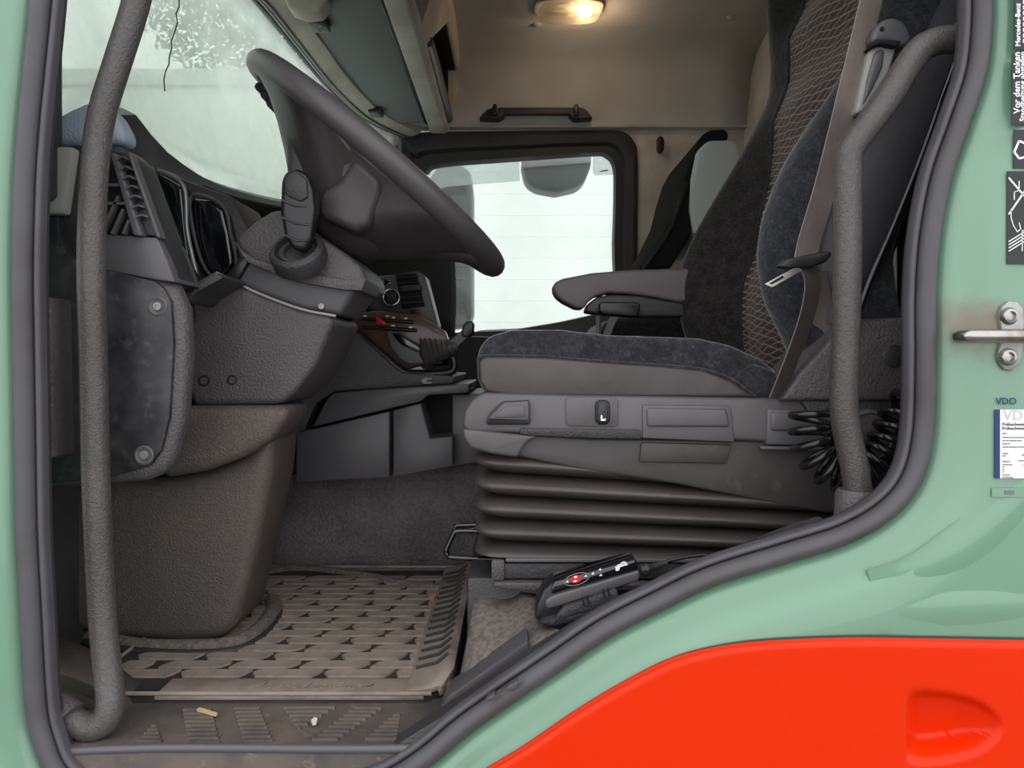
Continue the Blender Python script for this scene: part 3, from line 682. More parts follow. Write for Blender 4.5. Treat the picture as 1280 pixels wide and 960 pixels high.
yz('divider', [(1.20, .880), (1.33, .880), (1.42, .94), (1.66, 1.09), (1.30, 1.09)], -.30, -.238, M['beige'], oh)
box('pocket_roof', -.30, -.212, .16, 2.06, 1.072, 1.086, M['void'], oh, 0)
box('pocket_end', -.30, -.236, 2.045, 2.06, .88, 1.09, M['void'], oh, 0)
yz('end_panel', [(2.06, .880), (2.13, .880), (2.13, 1.09), (2.12, 1.09)], -.30, -.238, M['beige'], oh)
tube('pocket_bezel', [Vector((-.240, 1.36, .90)), Vector((-.236, 1.5, .896)), Vector((-.234, 2.06, .894))], .018, M['smooth'], oh, 10)
for px, py in ((399, 27), (470, 138)):
    D = .862*FPX/(CY-py); c_ = W(px, py, D-D0)
    k = box('visor_clip', c_.x-.022, c_.x+.022, c_.y-.035, c_.y+.035, .846, .866, M['black'], oh, .004)
    for s in (-1, 1): lathe('clip_hole', (c_.x, c_.y+s*.016, .846), (0, 0, -1), [(.009, -.004), (.009, .001), (.006, .001), (.006, -.001), (0, -.001)], M['greypanel'], k, 14)
D = .845*FPX/(CY-8); c_ = W(378, 8, D-D0)
rl = prism('map_lamp', [(352,-10),(360,10),(378,16),(398,14),(409,2),(408,-14)], c_.y-.03, c_.y+.03, M['beige'], oh, .008, 3)
gh = thing('roof_handle', 'slim dark roof grab handle above the far window', 'handle', W(672, 148, YF-.06))
prism('bar', [(622,134),(726,134),(727,143),(622,143)], YF-.10, YF-.075, M['plastic_dk'], gh, .005, 3)
for q in ([(599,147),(608,137),(616,134),(627,135),(631,142),(624,148)], [(741,147),(733,137),(727,134),(714,135),(711,142),(718,148)]):
    prism('foot', q, YF-.105, YF-.045, M['plastic_dk'], gh, .004)
for x in (619, 721): prism('hook', [(x-3,143),(x-4,134),(x-2,130),(x+1,129),(x+3,134),(x+3,143)], YF-.125, YF-.10, M['black'], gh, .003)
ch = prism('coat_hook', [(822,172),(825,169),(829,170),(831,176),(830,188),(826,191),(822,188)], YF-.05, YF-.018, M['black'], None, .006, 3)
tag(ch, 'small black coat hook on the pale rear quarter panel', 'hook')
lamp = thing('ceiling_lamp', 'lit oblong ceiling lamp with clear lens and warm bulb', 'lamp', W(711, 0, 1.72))
LC = Vector(((711-640)*2.62/1000, 1.72, 1.162))
def slab(name, c, hx, hy, prof, m, parent, n=28):
    R = []
    for s, z in prof:
        R.append([c+Vector((hx*s*math.copysign(abs(math.cos(a))**.55, math.cos(a)), hy*s*math.copysign(abs(math.sin(a))**.55, math.sin(a)), z)) for a in [2*math.pi*k/n for k in range(n)]])
    return loft(name, R, m, parent)
slab('base', LC, .112, .065, [(.0, .0), (1, .0), (1, -.012), (.0, -.012)], M['palegrey'], lamp)
slab('lens', LC, .104, .056, [(1, -.012), (1, -.028), (.94, -.04), (.75, -.046), (.02, -.047)], M['lens'], lamp)
lathe('bulb', LC+Vector((.052, 0, -.028)), (1, 0, 0), [(0, -.022), (.007, -.018), (.009, 0), (.007, .018), (0, .022)], M['bulb'], lamp, 14)
pl = bpy.data.lights.new('lamp_glow', 'POINT'); pl.energy = .8; pl.color = (1, .72, .48); pl.shadow_soft_size = .02
plo = bpy.data.objects.new('lamp_glow', pl); COL.objects.link(plo); plo.parent = lamp; plo.location = LC+Vector((.052, 0, -.075))-wloc(lamp)
# --- outside mirrors on the passenger door
mir = thing('door_mirror', 'tall grey outside mirror with two glasses beyond the far window', 'mirror', W(560, 410, 2.65))
prism('housing', [(536,222),(548,206),(575,204),(588,214),(591,240),(591,396),(583,409),(552,412),(540,400),(536,300)], 2.60, 2.78, M['mirror_hs'], mir, .02, 4)
for nm, q in (('main_glass', [(549,232),(587,226),(588,332),(549,334)]), ('wide_glass', [(549,349),(586,348),(587,396),(580,404),(549,405)])):
    f_ = [W(x, y, 2.58)+Vector((0, (x-549)*.0012-.02, 0)) for x, y in q]
    loft(nm, [f_, [p+Vector((0, .012, 0)) for p in f_]], M['mirror'], mir)
sweep('arm', [Vector((W(520, 225, 2.62).x-.12, YF+.045, W(0, 240, 2.62).z)), W(530, 232, 2.62), W(545, 236, 2.66)], circ(.02, 8), M['mirror_hs'], mir)
ramp = thing('ramp_mirror', 'drooping grey kerb mirror hanging above the far window', 'mirror', W(695, 240, 2.5))
prism('bowl', [(650,200),(739,193),(740,205),(732,225),(722,234),(695,240),(668,235),(656,226)], 2.38, 2.52, M['mirror_hs'], ramp, .02, 4)
prism('mirror_band', [(651,200),(739,194),(739,203),(652,210)], 2.372, 2.40, M['palegrey'], ramp, .003)
sweep('arm', [Vector((.2, YF+.03, ZC-.05)), Vector((.2, 2.4, ZC-.06)), W(695, 200, 2.45)], circ(.018, 8), M['mirror_hs'], ramp)
df = thing('wind_deflector', 'pale smoked wind deflector strip along the top of the far window', 'deflector', W(590, 230, 2.3))
M['defl'] = glass('smoked_strip', (.80, .83, .83, 1), .25)
prism('strip', [(520,208),(649,196),(650,226),(560,233),(520,245)], YF+.06, YF+.066, M['defl'], df, .001)
prism('strip', [(741,190),(772,190),(772,218),(744,219),(741,214)], YF+.06, YF+.066, M['defl'], df, .001)
prism('faint_print', [(750,213.5),(760,212),(760,213.5),(750,215)], YF+.0585, YF+.0605, M['greyprint'], df, 0)
# ================================================================ driver's seat
YN, YR = .20, .74                            # near and far side of the seat
seat = thing('driver_seat', 'black velour air-suspended driver seat on pleated bellows', 'seat', W(800, 720, .45))
# cushion
cush = prism('cushion', [(597,474),(596,452),(600,432),(612,420),(640,412),(700,412),(760,419),(830,421),(875,423),(915,432),(950,448),(972,464),(974,500),(640,498),(606,492)], YN+.005, YR-.02, M['velour'], seat, .028, 5)
prism('side_panel', [(600,478),(598,452),(606,446),(680,447),(740,452),(830,458),(880,463),(915,476),(944,497),(640,497),(607,490)], YN-.004, YN+.05, M['leather'], seat, .012, 4)
sweep('seam', cat([W(x, y, YN+.0005) for x, y in [(598,452),(606,445),(680,446),(740,451),(830,457),(880,462),(915,475),(944,496)]], 5), circ(.0022, 6), M['velour'], seat)
prism('cushion_rear', [(940,452),(974,466),(974,498),(942,498),(915,474)], YN+.0, YN+.05, M['velour'], seat, .008, 3)
# suspension trim round the seat
trim = prism('side_trim', [(578,532),(581,513),(590,500),(604,491),(700,494),(960,498),(1140,500),(1140,556),(1034,556),(905,550),(740,548),(640,541),(584,540)], YN-.02, YN+.05, M['seat_pl'], seat, .006, 3)
prism('lower_trim', [(579,538),(584,538),(640,541),(740,548),(905,550),(1044,552),(1044,643),(980,632),(850,606),(720,586),(650,571),(640,572),(600,565),(584,556)], YN-.012, YN+.05, M['seat_dk'], seat, .006, 3)
prism('nose_trim', [(578,536),(640,542),(672,545),(660,552),(652,562),(647,572),(612,567),(588,560),(580,548)], YN-.022, YN+.05, M['seat_pl'], seat, .006, 3)
prism('front_trim', [(578,535),(583,512),(604,492),(640,494),(640,572),(588,560)], YN+.03, YR, M['seat_pl'], seat, .01, 3)
prism('trim_band', [(650,535),(740,536),(801,537),(801,549),(740,548),(672,545),(650,543)], YN-.0225, YN, M['plastic_dk'], trim, .002)
lev = prism('lever', [(607,528),(612,516),(628,502),(662,500),(663,528),(661,531),(610,531)], YN-.026, YN, M['black'], seat, .003, 2)
prism('lever_rim', [(609,524),(630,503),(661,501),(661,526)], YN-.031, YN-.01, M['seat_pl'], lev, .003, 2)
prism('lever_face', [(616,522),(632,507),(656,506),(656,522)], YN-.033, YN-.012, M['smooth'], lev, .003, 2)
sp = prism('switch_plate', [(707,499),(711,496),(768,496),(773,500),(773,530),(769,534),(711,533),(707,529)], YN-.0225, YN, M['seat_pl'], seat, .0015, 2)
sw = prism('rocker_switch', [(744,505),(748,500),(759,500),(763,505),(763,526),(759,531),(748,531),(744,526)], YN-.026, YN, M['black'], sp, .003, 3)
prism('rocker_face', [(747,506),(750,503),(757,503),(760,506),(760,525),(757,528),(750,528),(747,525)], YN-.030, YN-.01, M['plastic_dk'], sw, .003, 3)
prism('seat_symbol', [(751,519),(753,519),(753,524),(757,523),(757,526),(751,526)], YN-.0308, YN-.02, M['white'], sw, 0)
for q, k in (([(803,506),(914,507),(919,553),(803,548)], 0), ([(959,511),(1040,514),(1040,557),(958,556)], 1)):
    p = prism('pull_panel', q, YN-.0235, YN, M['smooth'], seat, .003, 2)
    i = [(q[0][0]+5, q[0][1]+4), (q[1][0]-5, q[1][1]+4), (q[2][0]-6, q[0][1]+28), (q[3][0]+6, q[0][1]+28)]
    prism('finger_recess', i, YN-.0275, YN-.01, M['seat_pl'], p, .004, 3)
prism('pull_panel', [(802,553),(916,556),(908,580),(799,578)], YN-.017, YN+.01, M['seat_dk'], seat, .003, 2)
prism('rear_ledge', [(950,558),(1040,559),(1040,563),(952,562)], YN-.022, YN, M['seat_pl'], seat, .001)
# bellows
bp = []
def rrect(x0, x1, y0, y1, r, z, n=5):
    out = []
    for cx, cy, a0 in ((x1-r, y1-r, 0), (x0+r, y1-r, 90), (x0+r, y0+r, 180), (x1-r, y0+r, 270)):
        for k in range(n+1):
            a = math.radians(a0+90*k/n); out.append(Vector((cx+r*math.cos(a), cy+r*math.sin(a), z)))
    return out
prof = []
zt, zb, nr = W(0, 566, YN).z, W(0, 697, YN).z, 4.5
for k in range(64):
    t = k/63; s = abs(math.sin(math.pi*(t*nr)))**.55
    prof.append((-.034+.040*s, zt+(zb-zt)*t))
rings = []
for off, z in prof:
    f = (zt-z)/(zt-zb)
    rg = rrect(-.046-off, .52+off, YN-.005-off, YR-.03+off, .035, z, 4)
    for v in rg: v.z -= .030*(v.x+.05)*(1-f*.6)/.5*1.2-.004
    rings.append(rg)
loft('bellows', rings, M['bellow'], seat, True, True, 70)
# slide rails and riser
prism('rail', [(617,704),(1010,704),(1010,724),(617,724)], YN-.01, YN+.04, M['plastic_dk'], seat, .003, 2)
prism('rail_lip', [(632,698),(1010,699),(1010,704),(632,703)], YN-.016, YN+.02, M['smooth'], seat, .0015, 2)
prism('rail_end', [(614,700),(631,700),(631,726),(614,726)], YN-.014, YN+.02, M['plastic'], seat, .003, 2)
rz = W(0, 724, YN-.01).z
box('riser', -.062, .56, YN+.0, YR-.02, FZ, rz, M['plastic_dk'], seat, .006)
prism('riser_ledge', [(618,728),(1010,731),(1010,738),(650,738),(618,734)], YN-.02, YN+.02, M['plastic'], seat, .002)
# front loop of the slide release
loop = [(606,664),(572,664),(567,668),(558,688),(559,693),(566,697),(620,699)]
tube('slide_loop', cat([W(x, y, .30) for x, y in loop], 4), .0042, M['gloss'], seat, 8)
tube('slide_loop', [W(608, 656, .33), W(571, 657, .33), W(569, 659, .33)], .004, M['gloss'], seat, 8)
# ---- backrest
BX = [(-.06,.372),(.0,.356),(.04,.343),(.085,.331),(.145,.325),(.205,.341),(.26,.366),(.32,.401),(.40,.449),(.474,.488),(.52,.508),(.58,.512),(.65,.507),(.72,.503),(.82,.505),(.95,.515)]
def bx(z):
    for (a, xa), (b, xb) in zip(BX, BX[1:]):
        if z <= b: return xa+(xb-xa)*max(0, (z-a)/(b-a))
    return BX[-1][1]
def ss(a, b, x):
    t = max(0, min(1, (x-a)/(b-a))); return t*t*(3-2*t)
DT = [(-.06,.07),(.06,.10),(.2,.125),(.33,.08),(.45,.018),(.6,.010),(.67,.05),(.8,.06),(1,.06)]
NT = [(-.06,.052),(.03,.048),(.09,.034),(.13,.032),(.2,.023),(.3,.014),(.4,.022),(.6,.02),(1,.02)]
def tab(T, z):
    for (a, xa), (b, xb) in zip(T, T[1:]):
        if z <= b: return xa+(xb-xa)*max(0, (z-a)/(b-a))
    return T[-1][1]
def depth(z): return tab(DT, z)              # how far the insert lies behind the bolsters
u1, u2 = .27, .73
def bpt(u, z):
    X = bx(z)+tab(NT, z)*ss(.6, .1, u)
    # bolster bump: rises from the seam, rounds over at the outer edge
    if u < u1: t = u/u1
    elif u > u2: t = (1-u)/(1-u2)
    else: t = None
    d = depth(z)
    if t is None: return Vector((X+d, YN+(YR-YN)*u, z))
    if t < .45: e = 1-math.sqrt(max(0, 1-(1-t/.45)**2)); return Vector((X+.075*e, YN+(YR-YN)*u, z))
    f = ss(.45, 1, t); return Vector((X+d*f, YN+(YR-YN)*u, z))
zs = [-.06+i*.0195 for i in range(52)]
def bpart(name, ua, ub, n, m, closed_side=None):
    g = []
    for z in zs:
        row = [bpt(ua+(ub-ua)*k/n, z) for k in range(n+1)]
        if closed_side == 'near': row = [Vector((bx(z)+.20, YN+.004, z)), Vector((bx(z)+.14, YN, z))] + row
        if closed_side == 'far': row += [Vector((bx(z)+.14, YR, z)), Vector((bx(z)+.20, YR-.004, z))]
        g.append(row)
    o = surf(name, g, m, seat, 0, 80)
    me = o.data; uv = me.uv_layers.new(name='UVMap'); co = {}; w_ = len(g[0])
    for i, row in enumerate(g):
        s = -.3
        for j, p in enumerate(row):
            if j: s += (row[j]-row[j-1]).length
            co[i*w_+j] = (s, zs[i]*1.12)
    for l in me.loops: uv.data[l.index].uv = co[l.vertex_index]
    return o
v1, v2 = .19, .75
bpart('near_bolster', 0, v1, 14, M['velour_bl'], 'near')
bpart('back_insert', v1, v2, 28, M['insert'])
bpart('far_bolster', v2, 1, 14, M['velour_br'], 'far')
for u in (v1, v2):
    tube('back_seam', [bpt(u, z)+Vector((-.001, 0, 0)) for z in zs], .003, M['velour'], seat, 6)
# hard shell at the back, speckled
sh = [[] for _ in range(9)]
R = []
for z in [.05+i*.045 for i in range(21)]:
    t = ss(.05, .16, z); x0 = bx(z)+.09; x1 = bx(z)+.20
    yy = YN-.018; r = []
    w = .35+.65*t
    for (x, y) in ((x0, YN+.03), (x0+.005, yy+.006), (x0+.03, yy), (x1-.02, yy+.004), (x1+.012*t, yy+.035), (x1+.02*t, .35), (x1+.02*t, YR-.05), (x1-.02, YR+.012), (x0+.07, YR-.02), (x0+.08, .47), (x0+.08, YN+.1)):
        r.append(Vector((x0+(x-x0)*w, y, z)))
    R.append(r)
loft('back_shell', R, M['shell'], seat, True, True, 60)
# armrest on the far side
arm = prism('armrest', [(691,361),(693,353),(704,348),(740,341),(790,337),(860,335),(880,340),(880,376),(845,377),(815,371),(785,367),(760,366),(745,370),(735,378),(730,386),(720,385),(704,377),(695,370)], YR-.08, YR-.01, M['armrest'], seat, .014, 4)
prism('arm_underside', [(731,390),(735,380),(746,371),(765,368),(800,369),(850,378),(880,380),(880,396),(800,396),(745,392)], YR-.075, YR-.015, M['plastic_dk'], arm, .006, 3)
prism('arm_latch', [(749,379),(753,377),(796,378),(801,380),(799,393),(794,396),(755,393),(749,389)], YR-.095, YR-.06, M['black'], arm, .004, 3)
prism('arm_mount', [(843,350),(900,350),(900,400),(843,396)], YR-.07, YR-.03, M['plastic_dk'], arm, .01, 3)
# ---- belt pillar trim beside the seat
bt = struct(prism('trim_5', [(976,501),(1000,466),(1037,426),(1060,400),(1150,395),(1190,395),(1190,501)], .165, .30, M['plastic'], None, .006, 3), 'grey plastic belt cover behind the driver seat')
lathe('plug', W(1117, 445, .1645), (0, -1, 0), [(.0155, -.004), (.0155, .0006), (.0135, .0018), (0, .0018)], M['plastic_dk'], bt, 24)
lathe('round_cover', W(1085, 545, .166), (0, -1, 0), [(.036, -.006), (.036, .004), (.031, .0055), (.030, .003), (0, .003)], M['plastic'], bt, 28)
prism('lower_cover', [(1000,500),(1190,500),(1190,640),(1040,640),(1040,556)], .172, .30, M['plastic_dk'], bt, .005, 2)
# ---- seat belt
belt = thing('seat_belt', 'worn beige-grey seat belt with metal tongue hanging by the driver seat', 'seat belt', W(1000, 490, .16))
def strap(name, pts, hw, m, parent, tilt):
    """pts: (px, py, Y); flat strap whose width runs along 'tilt'"""
    path = cat([W(*p) for p in pts], 6); T, _ = frames(path); R = []
    for p, t in zip(path, T):
        s = (Vector(tilt) - t*Vector(tilt).dot(t)).normalized(); q = t.cross(s)
        R.append([p+s*hw+q*.0008, p-s*hw+q*.0008, p-s*hw-q*.0008, p+s*hw-q*.0008])
    return loft(name, R, m, parent, True, True, 60)
strap('upper_webbing', [(1102,-60,.15),(1089,0,.15),(1062,112,.15),(1034,225,.15),(1012,300,.15),(1006,330,.15)], .0205, M['webbing'], belt, (1, .55, .2))
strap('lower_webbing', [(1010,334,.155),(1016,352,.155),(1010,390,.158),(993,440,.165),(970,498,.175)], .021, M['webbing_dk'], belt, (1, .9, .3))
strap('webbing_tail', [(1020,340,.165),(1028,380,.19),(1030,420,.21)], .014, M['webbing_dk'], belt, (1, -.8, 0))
tg = prism('tongue', [(972,333),(984,323),(1012,318),(1036,313),(1041,317),(1034,327),(1014,334),(985,336)], .138, .155, M['black'], belt, .005, 3)
bm = bmesh.new()
to = [W(x, y, .140) for x, y in [(956,355),(996,333),(1003,338),(965,359)]]; ti = [W(x, y, .140) for x, y in [(961,354.5),(978,344.5),(981,347),(965.5,355.5)]]
vo = [[bm.verts.new(p+Vector((0, d, 0))) for p in to] for d in (0, .003)]; vi = [[bm.verts.new(p+Vector((0, d, 0))) for p in ti] for d in (0, .003)]
for j in range(4):
    k = (j+1) % 4
    bm.faces.new((vo[0][j], vo[0][k], vi[0][k], vi[0][j])); bm.faces.new((vo[1][j], vi[1][j], vi[1][k], vo[1][k]))
    bm.faces.new((vo[0][j], vo[1][j], vo[1][k], vo[0][k])); bm.faces.new((vi[0][j], vi[0][k], vi[1][k], vi[1][j]))
fin(bm, 'tongue_blade', M['steel'], tg)
adj = thing('belt_guide', 'grey plastic belt height guide on the door pillar', 'belt guide', W(1100, 130, .17))
prism('cap', [(1088,52),(1092,36),(1102,25),(1116,20),(1130,25),(1139,38),(1141,52),(1130,58),(1110,50),(1096,53)], .135, .19, M['smooth'], adj, .01, 4)
prism('slot', [(1088,58),(1097,48),(1112,49),(1127,50),(1122,58),(1102,54)], .13, .18, M['void'], adj, .002)
bo = prism('guide_arm', [(1087,62),(1097,55),(1112,54),(1122,58),(1112,92),(1080,140),(1069,142),(1074,118)], .142, .18, M['greypanel'], adj, .005, 3)
prism('arm_groove', [(1093,66),(1100,60),(1107,62),(1104,84),(1092,110),(1078,134),(1084,100)], .139, .16, M['smooth'], bo, .004, 3)
lathe('guide_hole', W(1102.5, 36.5, .1345), (0, -1, 0), [(.003, -.002), (.003, .0008), (0, .0008)], M['void'], adj, 12)
tag(tube('pull_cord', cat([W(x, y, yy) for x, y, yy in [(1193,80,.12),(1175,130,.12),(1150,200,.13),(1118,280,.14),(1090,345,.15),(1073,392,.155),(1071,410,.16)]], 6), .0042, M['gloss'], None, 8),
    'thin black cord running down beside the speckled seat shell', 'cord')
# ---- passenger seat
ps = thing('passenger_seat', 'far passenger seat with dark folded back and grey shell', 'seat', W(870, 430, 1.5))
prism('back_pad', [(800,336),(826,300),(848,255),(856,222),(866,190),(878,168),(888,162),(906,161),(911,166),(910,176),(888,180),(876,192),(866,220),(864,250),(868,284),(860,300),(838,336)], 1.38, 1.85, M['deck'], ps, .03, 4)
prism('back_shell', [(872,188),(886,175),(916,174),(924,180),(925,200),(918,250),(898,300),(868,292),(863,262),(865,222)], 1.36, 1.87, M['pass_shell'], ps, .03, 4)
tube('back_piping', cat([W(x, y, 1.35) for x, y in [(804,336),(836,290),(852,245),(858,228)]], 5), .006, M['black'], ps, 8)
prism('cushion', [(745,420),(760,398),(800,392),(900,394),(930,420),(930,470),(750,470)], 1.36, 1.86, M['velour'], ps, .03, 4)
prism('pedestal', [(770,468),(910,468),(930,640),(760,640)], 1.4, 1.8, M['plastic_dk'], ps, .01)
strap('buckle_strap', [(758,420,1.30),(764,404,1.30),(770,392,1.30)], .010, M['greypanel'], ps, (1, 0, 0))
tube('arm_post', [W(748, 392, .9), W(748, 420, .9)], .006, M['greypanel'], seat, 8)
# ================================================================ handles, mat, remote, hose, stickers
lh = thing('grab_handle', 'long grained grab handle in front of the dashboard side', 'grab handle', W(139, 925, .05), 'door grab handles')
tube('bar', cat([W(x, y, yy) for x, y, yy in [(190,-190,.05),(186,-80,.05),(171,0,.05),(148,75,.05),(127,145,.05),(118,215,.05),(114,330,.05),(117,450,.05),(120,600,.05),(127,750,.05),(131,805,.045),(136,850,.035),(138,878,.026),(132,900,.022),(114,909,.022),(95,903,.024),(66,888,.03)]], 6), .0158, M['handle'], lh, 20)
lathe('foot_mount', W(72, 891, .028), (-.9, .3, .5), [(.024, -.02), (.023, .0), (.019, .012), (.0, .013)], M['plastic'], lh, 20)
lathe('head_mount', W(190, -190, .05), (0, 0, 1), [(.024, -.01), (.024, .03), (.0, .03)], M['plastic'], lh, 20)
rh = thing('grab_handle', 'bent grained grab handle beside the seat belt on the rear door pillar', 'grab handle', W(1070, 640, .08), 'door grab handles')
tube('bar', cat([W(x, y, .05) for x, y in [(1207,51),(1178,50),(1153,60),(1135,82),(1108,126),(1078,165),(1065,184),(1060,204),(1060,300),(1058,400),(1055,490),(1056,520),(1061,550),(1068,582),(1074,622)]], 6), .0163, M['handle'], rh, 20)
rb = W(1071, 634, .08)
lathe('foot_mount', W(1070, 648, .05), (.05, 0, 1), [(.025, -.03), (.025, .028), (.022, .034), (.017, .034), (.0, .034)], M['plastic'], rh, 24)
lathe('head_mount', W(1200, 50, .05), (1, 0, .05), [(.0165, -.008), (.021, -.004), (.022, .03), (.0, .03)], M['handle'], rh, 20)
# ---- floor mat
X0, X1, Y0m, Y1m = -.56, -.082, .118, .742
fm = thing('floor_mat', 'dusty rubber floor mat with brick-like tread in the driver footwell', 'floor mat', ((X0+X1)/2, .43, FZ))
mo = rrect(X0, X1, Y0m, Y1m, .05, FZ, 6)
mo2 = [v+Vector((0, 0, .008)) for v in mo]
loft('base', [mo, mo2], M['mat'], fm, True, True, 40)
def bank(x): return .0+.030*ss(-.16, -.085, x)
def tread(x0, x1, y0, y1, sl):
    pts = []
    n = 4
    for k in range(n+1): pts.append((x0+.012*sl+(x1-x0-.012)*k/n - (.0), y0))
    return pts
pitch = .0318; blk = .098; rows = int((Y1m-.03-(Y0m+.055))/pitch)
shared = {}
def treadmesh(L_, sl):
    key_ = (round(L_, 3), sl)
    if key_ in shared: return shared[key_]
    h, w = .0030, .0245; bm = bmesh.new(); pts = []
    # lozenge with one raked end and one rounded end, as moulded in the mat
    if sl > 0: o = [(0, -w/2), (L_*.80, -w/2), (L_*.9, -w*.36), (L_, w*.15), (L_, w/2), (L_*.17, w/2), (L_*.08, w*.2)]
    else: o = [(L_*.08, -w/2), (L_*.88, -w/2), (L_*.94, -w*.1), (L_, w/2), (L_*.12, w/2), (L_*.05, w*.36), (0, w*.05)]
    a = [bm.verts.new((x, y, 0)) for x, y in o]; b = [bm.verts.new((x*.99+L_*.005, y*.95, h)) for x, y in o]; n = len(o)
    bm.faces.new(b)
    for i in range(n): bm.faces.new((a[i], a[(i+1) % n], b[(i+1) % n], b[i]))
    bmesh.ops.recalc_face_normals(bm, faces=bm.faces)
    me = bpy.data.meshes.new('tread_block'); bm.to_mesh(me); bm.free(); me.materials.append(M['matblk']); shared[key_] = me
    return me
for r in range(rows):
    y = Y0m+.072+r*pitch; x = X0+.02+(.049 if r % 2 else 0)-(.01 if r % 3 == 0 else 0)
    sl = 1 if r % 2 else -1
    if r % 2: xs_ = [(X0+.012, X0+.055)]
    else: xs_ = []
    while x < X1-.03:
        L_ = min(blk-.003, X1-.02-x); xs_.append((x, x+L_)); x += blk
    for a, b in xs_:
        if b-a < .02: continue
        me = treadmesh(b-a, sl); o = bpy.data.objects.new('tread_block', me); COL.objects.link(o); o.parent = fm
        o.location = Vector((a, y, FZ+.008))-wloc(fm)
strip = box('name_strip', -.455, X1-.03, Y0m-.002, Y0m+.054, FZ+.004, FZ+.0105, M['matblk'], fm, .002)
lettering('lettering', 'Mercedes-Benz', .030, lambda x, y, z: Vector((-.345+x*.86, Y0m+.019+y*.95, FZ+.0105+z)), M['matblk'], strip, .0012, .25)
tube('rim', cat([v+Vector((0, 0, .012)) for v in mo], 2, True), .003, M['matblk'], fm, 8, True)
# raked right border of the mat with its comb of slots
g = [[Vector((X1-.055, y, FZ+.010)), Vector((X1-.02, y, FZ+.016)), Vector((X1-.004, y, FZ+.028)), Vector((X1+.004, y, FZ+.026)), Vector((X1+.006, y, FZ+.004))] for y in [Y0m+.05+i*.03 for i in range(21)]]
for f, y in ((.05, Y0m+.012), (.45, Y0m+.025), (.8, Y0m+.04)):
    k_ = 0 if f < .1 else (1 if f < .5 else 2)
    g.insert(k_, [Vector((X1-.055+(1-f)*.0, y, FZ+.0095)), Vector((X1-.02-.01*(1-f), y, FZ+.010+.006*f)), Vector((X1-.004-.016*(1-f), y, FZ+.0105+.0175*f)), Vector((X1+.004-.018*(1-f), y, FZ+.0105+.0155*f)), Vector((X1+.006-.018*(1-f), y, FZ+.004))])
brd = surf('border', g, M['matblk'], fm, .002)
for r in range(rows):
    y = Y0m+.088+r*pitch
    tube('border_slot', [Vector((X1-.05, y-.006, FZ+.0125)), Vector((X1-.022, y, FZ+.0175)), Vector((X1-.006, y+.006, FZ+.0285))], .0034, M['rubber_dk'], brd, 6)
# rim strips round the footwell cover and tunnel
gsk = tube('footwell_gasket', [p+Vector((0, 0, .006)) for p in base], .016, M['carpet'], fm, 8)
tube('gasket_edge', [p+Vector((.014, -.018, .006)) for p in base], .008, M['rubber_dk'], gsk, 8)
tube('tunnel_gasket', [p+Vector((0, 0, .006)) for p in base2], .011, M['carpet'], fm, 8)
# sill tread: patches of ribs
def rib_patch(poly, n):
    P = [FP(x, y) for x, y in poly]; ys = [p.y for p in P]; y0, y1 = min(ys), max(ys); bm = bmesh.new()
    for k in range(n):
        y = y0+(y1-y0)*(k+.5)/n; xs_ = []
        for a, b in zip(P, P[1:]+P[:1]):
            if (a.y-y)*(b.y-y) < 0: xs_.append(a.x+(b.x-a.x)*(y-a.y)/(b.y-a.y))
        if len(xs_) < 2: continue
        xa, xb = min(xs_)+.001, max(xs_)-.001; h = (y1-y0)/n*.30
        q = [(xa, y-h, FZ-.001), (xb, y-h, FZ-.001), (xb, y+h, FZ-.001), (xa, y+h, FZ-.001), (xa, y-h*.6, FZ+.003), (xb, y-h*.6, FZ+.003), (xb, y+h*.6, FZ+.003), (xa, y+h*.6, FZ+.003)]
        v = [bm.verts.new(c) for c in q]
        for f in ((4, 5, 6, 7), (0, 1, 5, 4), (1, 2, 6, 5), (2, 3, 7, 6), (3, 0, 4, 7)): bm.faces.new([v[i] for i in f])
    return fin(bm, 'rib_patch', M['sill'], sillp)
for q, n in (([(168,930),(195,902),(204,930)], 6), ([(228,886),(265,886),(276,930),(236,932)], 9), ([(292,885),(325,884),(343,928),(305,930)], 9), ([(354,884),(424,883),(373,914)], 6),
             ([(444,884),(481,884),(420,928),(386,928)], 9), ([(490,895),(502,893),(497,926),(452,927)], 7)):
    rib_patch(q, n)
sweep('sill_lip', cat([Vector((-.55, .004, FZ-.008)), Vector((-.40, .002, FZ-.001)), Vector((-.2, .0, FZ-.001)), Vector((-.10, .001, FZ+.0)), Vector((-.06, .004, FZ+.006))], 5), circ(.005, 8), M['smooth'], sillp)
# ---- handset in its holder
rem = thing('remote_control', 'black cable handset with red button pad beside the seat rail', 'remote control', W(735, 770, .10))
YH = .085
hb = prism('body', [(668,776),(671,757),(679,738),(690,728),(795,699),(800,711),(798,726),(692,776)], YH, YH+.045, M['black'], rem, .005, 3)
prism('edge_band', [(681,752),(690,745),(799,713),(800,722),(797,727),(760,739),(700,758),(684,762)], YH-.004, YH+.02, M['smooth'], hb, .005, 3)
face = prism('key_face', [(688,737),(693,727),(793,699.5),(799,710),(690,743)], YH-.003, YH+.04, M['gloss'], hb, .002, 2)
def quad(name, pts, Y, m, parent, t=.002): return prism(name, pts, Y, Y+t, m, parent, 0)
elp = lambda cx, cy, rx, ry, n=16, rot=-16: [(cx+rx*math.cos(a)*math.cos(math.radians(rot))-ry*math.sin(a)*math.sin(math.radians(rot)), cy+rx*math.cos(a)*math.sin(math.radians(rot))+ry*math.sin(a)*math.cos(math.radians(rot))) for a in [2*math.pi*k/n for k in range(n)]]
quad('red_button', elp(720, 724, 7.5, 4.6), YH-.0045, M['red'], face, .003)
quad('button_mark', elp(719.5, 721.5, 2, 1.4), YH-.0052, M['white'], face)
quad('button_mark', elp(719, 726.5, 2.4, .9), YH-.0052, M['white'], face)
